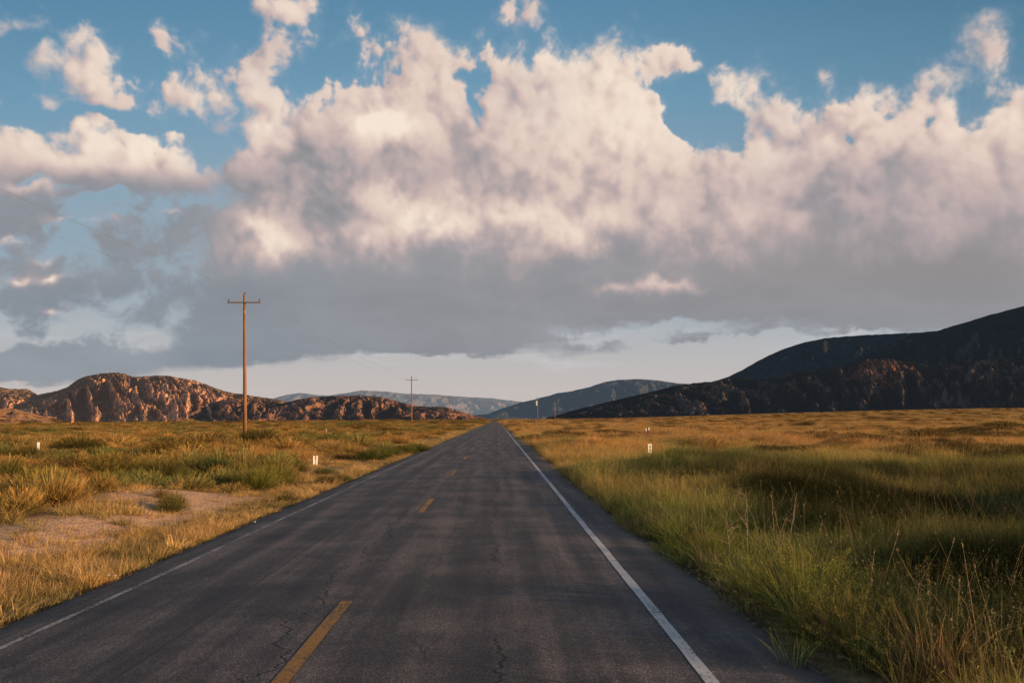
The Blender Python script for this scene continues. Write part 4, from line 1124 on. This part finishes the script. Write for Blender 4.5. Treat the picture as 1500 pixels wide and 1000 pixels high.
    def stalk(px, Y, h, label, seed, lean=0.0):
        rg = random.Random(seed); x, y = at_depth(px, Y)
        t = thing('dry_stalk', label, 'plant', (x, y, gz(x, y)), 0, None)
        bm = bmesh.new(); n = 7
        pts = [(lean * (k / n) ** 1.5 + rg.uniform(-.008, .008), rg.uniform(-.008, .008), h * k / n) for k in range(n + 1)]
        add_tube(bm, pts, [0.0075 * (1 - .55 * k / n) for k in range(n + 1)], 6)
        bm_obj('stem', bm, dry_m, t)
        bm = bmesh.new()
        for k in range(8):
            f = rg.uniform(.45, .95); a = rg.uniform(0, 6.28); l = rg.uniform(.16, .42) * h; up = rg.uniform(.35, 1.1)
            b = Vector((lean * f ** 1.5, 0, h * f)); dv = Vector((math.cos(a), math.sin(a), up)).normalized()
            m_ = b + dv * l * .5 + Vector((rg.uniform(-.03, .03), 0, 0)); e = b + dv * l + Vector((rg.uniform(-.06, .06), 0, -.04))
            add_tube(bm, [b, m_, e], [.0045, .003, .001], 4)
            for q in range(2):
                e2 = m_ + (dv + Vector((rg.uniform(-1, 1), rg.uniform(-1, 1), rg.uniform(-.2, .6))) * .8).normalized() * l * .35; add_tube(bm, [m_, e2], [.002, .0008], 3)
        bm_obj('twigs', bm, dry_m, t)
    stalk(1089, 12.3, 1.2, 'tallest pale dry stalk with forked bare twigs', 5)
    stalk(1064, 12.0, 0.95, 'thinner dry stalk left of the tallest one', 9, 0.06 * -1)
    stalk(1150, 13.5, 1.0, 'bare dry stalk right of the tallest one', 13, .15)


# ================================================================ poles, posts, signs
def build_poles():
    wood = new_mat('weathered_pole_wood')
    m, nt, out = wood
    co = N(nt, 'ShaderNodeTexCoord').outputs['Object']
    g = noise(nt, N(nt, 'ShaderNodeMapping', ins={'Vector': co, 'Scale': (14, 14, 0.5)}).outputs[0], 1.5, 7, 0.7)
    b = noise(nt, co, 0.5, 4, 0.6)
    c = ramp(nt, math_n(nt, 'ADD', math_n(nt, 'MULTIPLY', g, .65), math_n(nt, 'MULTIPLY', b, .35)), [(.3, (0.13, 0.065, 0.034)), (.5, (0.36, 0.175, 0.085)), (.7, (0.52, 0.28, 0.15))])
    z = N(nt, 'ShaderNodeSeparateXYZ', ins={0: co}).outputs[2]
    c = mixc(nt, N(nt, 'ShaderNodeMapRange', ins={0: z, 1: 4.0, 2: 0.0, 3: 0.0, 4: 0.6}).outputs[0], c, (0.06, 0.04, 0.03))
    principled(nt, out, c, 0.85, 0.15)
    wood = m
    arm_m = simple_mat('grey_crossarm_wood', (0.30, 0.22, 0.16), 0.85, 0.15, 0.3, 20)
    glass = simple_mat('dark_insulator', (0.05, 0.045, 0.045), 0.25, 0.5, 0.2, 30)
    metal = simple_mat('galvanised_metal', (0.45, 0.44, 0.42), 0.45, 0.5, 0.15, 20)
    white = simple_mat('white_enamel', (0.80, 0.79, 0.75), 0.5, 0.4, 0.05, 10)

    def pole(px, Y, H, arm_w, drop, label, lean=0.0, rz=0.0, group='wooden power poles along the valley', extra=None, zbase=None):
        x, y = at_depth(px, Y); zb = gz(x, y) - 0.1 if zbase is None else zbase
        t = thing('utility_pole', label, 'power pole', (x, y, zb), rz, group)
        h = H - zb
        bm = bmesh.new(); n = 8
        add_tube(bm, [(lean * k / n, 0, h * k / n) for k in range(n + 1)], [(0.20 - 0.085 * k / n) * (1 + max(0, Y - 300) / 700) for k in range(n + 1)], 14)
        bm_obj('pole', bm, wood, t, True)
        za = h - drop; lx = lean * za / h
        bm = bmesh.new(); add_box(bm, (lx, -0.17, za), (arm_w, 0.10, 0.125), bevel=.01); bm_obj('crossarm', bm, arm_m, t)
        for s in (-1, 1):
            bm = bmesh.new(); add_tube(bm, [(lx + s * arm_w * .25, -.235, za - .05), (lx + s * .06, -.20, za - .62)], .018, 5); bm_obj('brace', bm, metal, t)
        for s, zz, yy, k in ((-1, za + .06, -.17, .46), (1, za + .06, -.17, .46), (0, h - .02, 0, 0)):
            bm = bmesh.new(); X = lx + s * arm_w * k if s else lean
            add_tube(bm, [(X, yy, zz), (X, yy, zz + .12)], .015, 6)
            add_tube(bm, [(X, yy, zz + .10), (X, yy, zz + .13), (X, yy, zz + .18), (X, yy, zz + .22), (X, yy, zz + .27)], [.05, .085, .05, .065, .03], 10)
            bm_obj('insulator', bm, glass, t, True)
        bm = bmesh.new(); add_tube(bm, [(lx * .98, 0, h - 1.75), (lx * .98, 0, h - 1.66)], .142, 14); bm_obj('metal_band', bm, metal, t)
        if extra == 'transformer':
            bm = bmesh.new(); add_tube(bm, [(-.62, -.1, h - 4.6), (-.62, -.1, h - 4.5), (-.62, -.1, h - 2.2), (-.62, -.1, h - 2.05)], [.36, .45, .45, .3], 14)
            add_box(bm, (-.25, -.05, h - 2.9), (.5, .08, .12)); tr = bm_obj('transformer', bm, white, t, False)
            bm = bmesh.new(); add_tube(bm, [(-.62, -.1, h - 2.05), (-.62, -.1, h - 1.7)], [.05, .03], 8); bm_obj('bushing', bm, glass, tr)
        pts = [(lx - arm_w * .46, -.17, za + .31), (lx + arm_w * .46, -.17, za + .31), (lean, 0, h + .24)]
        R = Matrix.Rotation(rz, 3, 'Z')
        return [R @ Vector(p) + Vector((x, y, zb)) for p in pts]
    A = pole(360, 78, 14.35, 3.25, .78, 'tallest wooden power pole left of the road, single crossarm', lean=-0.45)
    B = pole(603, 224, 14.2, 3.3, 1.0, 'second wooden power pole, halfway to the tree dotted hill', lean=-.1)
    Cc = pole(658.5, 410, 14.0, 3.3, 1.0, 'third power pole, small against the end of the low hill')
    D = pole(684, 720, 13.0, 3.3, 1.0, 'farthest tiny power pole left of the road')
    E = pole(787.5, 430, 14.0, 2.6, 1.2, 'power pole with a white transformer right of the road', extra='transformer')
    Fp = pole(813, 640, 11.5, 4.4, 1.2, 'thin far power pole with a wide crossarm right of the white transformer')
    # wires: from the pole behind the camera through the row
    wm = simple_mat('overhead_wire', (0.22, 0.21, 0.21), 0.6, 0.3, 0.1, 5)
    x0 = A[2].x; back = [Vector((x0 - 1.5, -92, 13.9)), Vector((x0 + 1.5, -92, 13.9)), Vector((x0, -92, 14.6))]
    names = ['left', 'right', 'top']
    for (P, Q, where) in ((back, A, 'overhead toward the tallest pole'), (A, B, 'between the tallest and the second pole'), (B, Cc, 'between the second and the third pole')):
        for k in range(3):
            bm = bmesh.new(); n = 24; a, b = P[k], Q[k]; L = (b - a).length
            pts = []
            for i in range(n + 1):
                t = i / n; p = a.lerp(b, t); p.z -= 4 * t * (1 - t) * (L * 0.008); pts.append(p)
            add_tube(bm, pts, 0.005, 5, False)
            o = bm_obj('power_wire', bm, wm, None)
            tag(o, '%s wire of the power line %s' % (names[k], where), 'wire', 'power line wires')
    # roadside posts and signs
    black = simple_mat('black_paint', (0.03, 0.03, 0.03), 0.6, 0.3, 0.1, 10)
    brown = simple_mat('brown_post_wood', (0.20, 0.11, 0.07), 0.9, 0.1, 0.4, 15)
    red = simple_mat('rusty_steel', (0.22, 0.09, 0.06), 0.8, 0.2, 0.3, 20)

    x, y = at_depth(463, 42); zb = gz(x, y)
    t = thing('marker_post', 'white twin paddle marker post left of the road in the green shrubs', 'marker', (x, y, zb), 0.7)
    for s in (-1, 1):
        bm = bmesh.new(); add_box(bm, (s * .085, 0, 0.28), (.085, .02, .50), bevel=.006); bm_obj('paddle', bm, white, t)
    bm = bmesh.new(); add_box(bm, (0, .03, .18), (.10, .02, .34)); add_box(bm, (0, .03, .47), (.07, .02, .05)); bm_obj('post', bm, metal, t)
    x, y = at_depth(58, 50); zb = gz(x, y)
    t = thing('marker_post', 'short white marker post far left among dark brush', 'marker', (x, y, zb), 0.7)
    bm = bmesh.new(); add_box(bm, (0, 0, .74), (.18, .04, .46), bevel=.02); bm_obj('paddle', bm, white, t)
    bm = bmesh.new(); add_box(bm, (0, .035, .4), (.07, .03, .9)); bm_obj('post', bm, brown, t)
    x, y = at_depth(951, 40); zb = gz(x, y); top = 2.1 - 36.5 / FPX * 40
    t = thing('milepost_marker', 'small white milepost plate with black figures in the roadside grass', 'marker', (x, y, zb), 0.5)
    bm = bmesh.new(); add_box(bm, (0, 0, top - zb - .22), (.235, .012, .44), bevel=.004); pl = bm_obj('plate', bm, white, t)
    for dz in (.13, .31):
        bm = bmesh.new()
        for a0 in (0.035, -0.035):
            pts = [(.036 * math.cos(q), -.009, top - zb - dz + a0 + .030 * math.sin(q)) for q in np.linspace(0, 2 * math.pi, 15)]
            add_tube(bm, pts, .0125, 4, False)
        bm_obj('figure', bm, black, pl)
    bm = bmesh.new(); add_box(bm, (0, .02, (top - zb) / 2), (.05, .02, top - zb - .02)); bm_obj('post', bm, metal, t)
    x, y = at_depth(947.5, 66); zb = gz(x, y); top = 2.1 - 13.5 / FPX * 66
    t = thing('wooden_gatepost', 'pair of pale topped brown boards on a post behind the milepost', 'sign post', (x, y, zb), 0.5)
    for s, hh in ((-1, 0), (1, .06)):
        bm = bmesh.new(); add_box(bm, (s * .15, 0, top - zb - .3 + hh), (.15, .05, .62), bevel=.008); bd = bm_obj('board', bm, brown, t)
        bm = bmesh.new(); add_box(bm, (s * .15 + .02, -.035, top - zb - .12 + hh), (.09, .012, .22)); bm_obj('reflector', bm, white, bd)
    bm = bmesh.new(); add_box(bm, (0, .04, (top - zb) / 2), (.10, .03, top - zb)); bm_obj('post', bm, brown, t)
    for (px, Y, h, w, mt, lab, nm) in [(195, 48, 1.15, .09, brown, 'short dark fence post in the golden brush', 'fence_post'), (783, 330, 2.2, .45, black, 'dark stub post just left of the transformer pole', 'fence_post'),
                                       (811.5, 480, 2.2, .45, brown, 'dark stub post at the foot of the thin far pole', 'fence_post'), (829, 330, 1.5, .45, white, 'tiny white marker post far off right of the road', 'marker_post'),
                                       (736.5, 300, 1.6, .30, red, 'tiny reddish marker post at the road edge near the vanishing point', 'marker_post'), (478, 130, 1.1, .10, white, 'tiny pale marker post beyond the white twin post', 'marker_post')]:
        x, y = at_depth(px, Y); zb = gz(x, y)
        t = thing(nm, lab, 'post', (x, y, zb - .1))
        bm = bmesh.new(); add_tube(bm, [(0, 0, 0), (.02, 0, h * .5), (0, .01, h), (0, .01, h + .05)], [w * .5, w * .48, w * .46, w * .2], 7); bm_obj('post', bm, mt, t)
        bm = bmesh.new(); add_tube(bm, [(0, 0.01, h * .80), (0, 0.01, h * .84)], [w * .52, w * .52], 7); bm_obj('band', bm, metal, t)


def build_small():
    st = simple_mat('pale_stone', (0.50, 0.42, 0.35), 0.9, 0.1, 0.25, 30)
    for (px, py, r, lab) in [(159, 839, .030, 'larger pale stone at the left asphalt edge'), (168, 839, .022, 'smaller pale stone beside the larger one'), (373, 762, .028, 'single white stone on the left road shoulder'),
                             (1077, 868, .022, 'pale pebble on the dark right shoulder'), (1148, 958, .0, '')]:
        if not r: continue
        x, y = ground_at(px, py, -.03)
        bm = bmesh.new(); bmesh.ops.create_icosphere(bm, subdivisions=2, radius=r)
        rg = random.Random(px)
        for v in bm.verts:
            v.co *= rg.uniform(.82, 1.12); v.co.z *= .62
        zz = max(gz(x, y), -0.07 if x < -5.2 else -.02)
        o = bm_obj('stone', bm, st); o.location = (x, y, zz + r * .4); tag(o, lab, 'stone')
    # loose gravel and grit along both edges of the asphalt
    gm, nt, out = new_mat('gravel')
    tn = N(nt, 'ShaderNodeAttribute', attribute_type='INSTANCER', attribute_name='tint').outputs['Color']
    principled(nt, out, tn, 0.9, 0.1)
    kinds = []
    for k in range(4):
        bm = bmesh.new(); bmesh.ops.create_icosphere(bm, subdivisions=1, radius=1.0); rg = random.Random(k)
        for v in bm.verts: v.co *= rg.uniform(.7, 1.25); v.co.z *= .6
        me = bpy.data.meshes.new('pebble'); bm.to_mesh(me); bm.free(); me.materials.append(gm); kinds.append(me)
    n = 16000; y = 4 + 50 * RNG.uniform(0, 1, n) ** 1.6; rs = RNG.uniform(0, 1, n) < .6
    x = np.where(rs, 2.55 + np.abs(RNG.normal(0, .38, n)) - .12, ROAD_L - .12 - np.abs(RNG.normal(0, .25, n)) + .05)
    z = np.maximum(ground_h(x, y), np.where(rs, -0.13, -0.16)) + 0.002
    s = np.exp(RNG.normal(-4.9, .5, n)); s3 = np.stack([s, s, s], -1)
    v = RNG.uniform(.5, 1.5, n)[:, None]; tint = np.clip(np.array([0.26, 0.20, 0.15]) * v, 0, .8)
    scatter('gravel', kinds, np.stack([x, y, z], -1), RNG.integers(0, 4, n), s3, RNG.uniform(0, 6, (n, 3)), tint, tint, 'loose gravel along the edges of the asphalt', 'gravel')
    # pale dirt tracks crossing the left-hand field
    dirt = simple_mat('pale_dirt', (0.50, 0.34, 0.24), 0.95, 0.05, 0.2, 0.05)
    zf = lambda X, Y: ground_h(X, Y) + 0.25

    def track(p, w, label):
        V = []; n = len(p)
        xs = np.interp(np.linspace(0, n - 1, 60), range(n), [q[0] for q in p]); ys = np.interp(np.linspace(0, n - 1, 60), range(n), [q[1] for q in p])
        for a, b in zip(xs, ys):
            for o_ in (-w / 2, w / 2):
                V.append((a, b + o_, float(ground_h(np.array([a]), np.array([b + o_]))[0]) + (0.7 if b > 300 else .5)))
        F = [(2 * i, 2 * i + 2, 2 * i + 3, 2 * i + 1) for i in range(59)]
        tag(obj('dirt_track', mesh_np('dirt_track', np.array(V), np.array(F), dirt, True)), label, 'track', kind='structure')
    track([at_depth(80, 560), at_depth(250, 590), at_depth(480, 640), at_depth(690, 700)], 26, 'pale dirt track along the foot of the left hills')
    track([at_depth(385, 240), at_depth(470, 235), at_depth(560, 250)], 8, 'short pale dirt track in the left field')
    # a tiny white shed far left
    wm = simple_mat('white_shed_wall', (0.75, 0.70, 0.64), 0.8, 0.1, 0.1, .5); rm = simple_mat('shed_roof', (0.35, 0.22, 0.17), 0.8, 0.1, 0.1, .5); dk = simple_mat('shed_opening', (0.05, 0.04, 0.035), 0.9, 0.1, 0.1, 1)
    x, y = at_depth(78, 1000); zb = 2.1 + 5.5 / FPX * 1000
    zb = 1.0
    t = thing('shed', 'tiny white shed at the foot of the orange ridge, far left', 'shed', (x, y, zb), .4)
    bm = bmesh.new(); add_box(bm, (0, 0, 2.6), (6, 5, 5.2)); bm_obj('wall', bm, wm, t)
    bm = bmesh.new()
    for s in (-1, 1): add_box(bm, (0, s * 1.5, 5.9), (6.8, 3.5, .18), rot=Matrix.Rotation(-s * .5, 3, 'X'))
    bm_obj('roof', bm, rm, t)
    bm = bmesh.new(); add_box(bm, (.5, -2.53, 1.4), (1.4, .08, 2.4)); bm_obj('door', bm, dk, t)


# ================================================================ build
import time as _t
_t0 = _t.time()
build_camera()
build_world(); print('sky', _t.time() - _t0)
build_ground(ground_material()); print('ground', _t.time() - _t0)
build_road(); print('road', _t.time() - _t0)
build_hills(); print('hills', _t.time() - _t0)
build_shrubs(); print('shrubs', _t.time() - _t0)
build_grass(); print('grass', _t.time() - _t0)
build_poles()
build_small(); print('all', _t.time() - _t0)
scene.view_settings.view_transform = 'Standard'
scene.view_settings.look = 'None'
scene.view_settings.exposure = 0
scene.cycles.max_bounces = 6
scene.cycles.diffuse_bounces = 3
scene.cycles.transmission_bounces = 4
scene.cycles.use_denoising = True
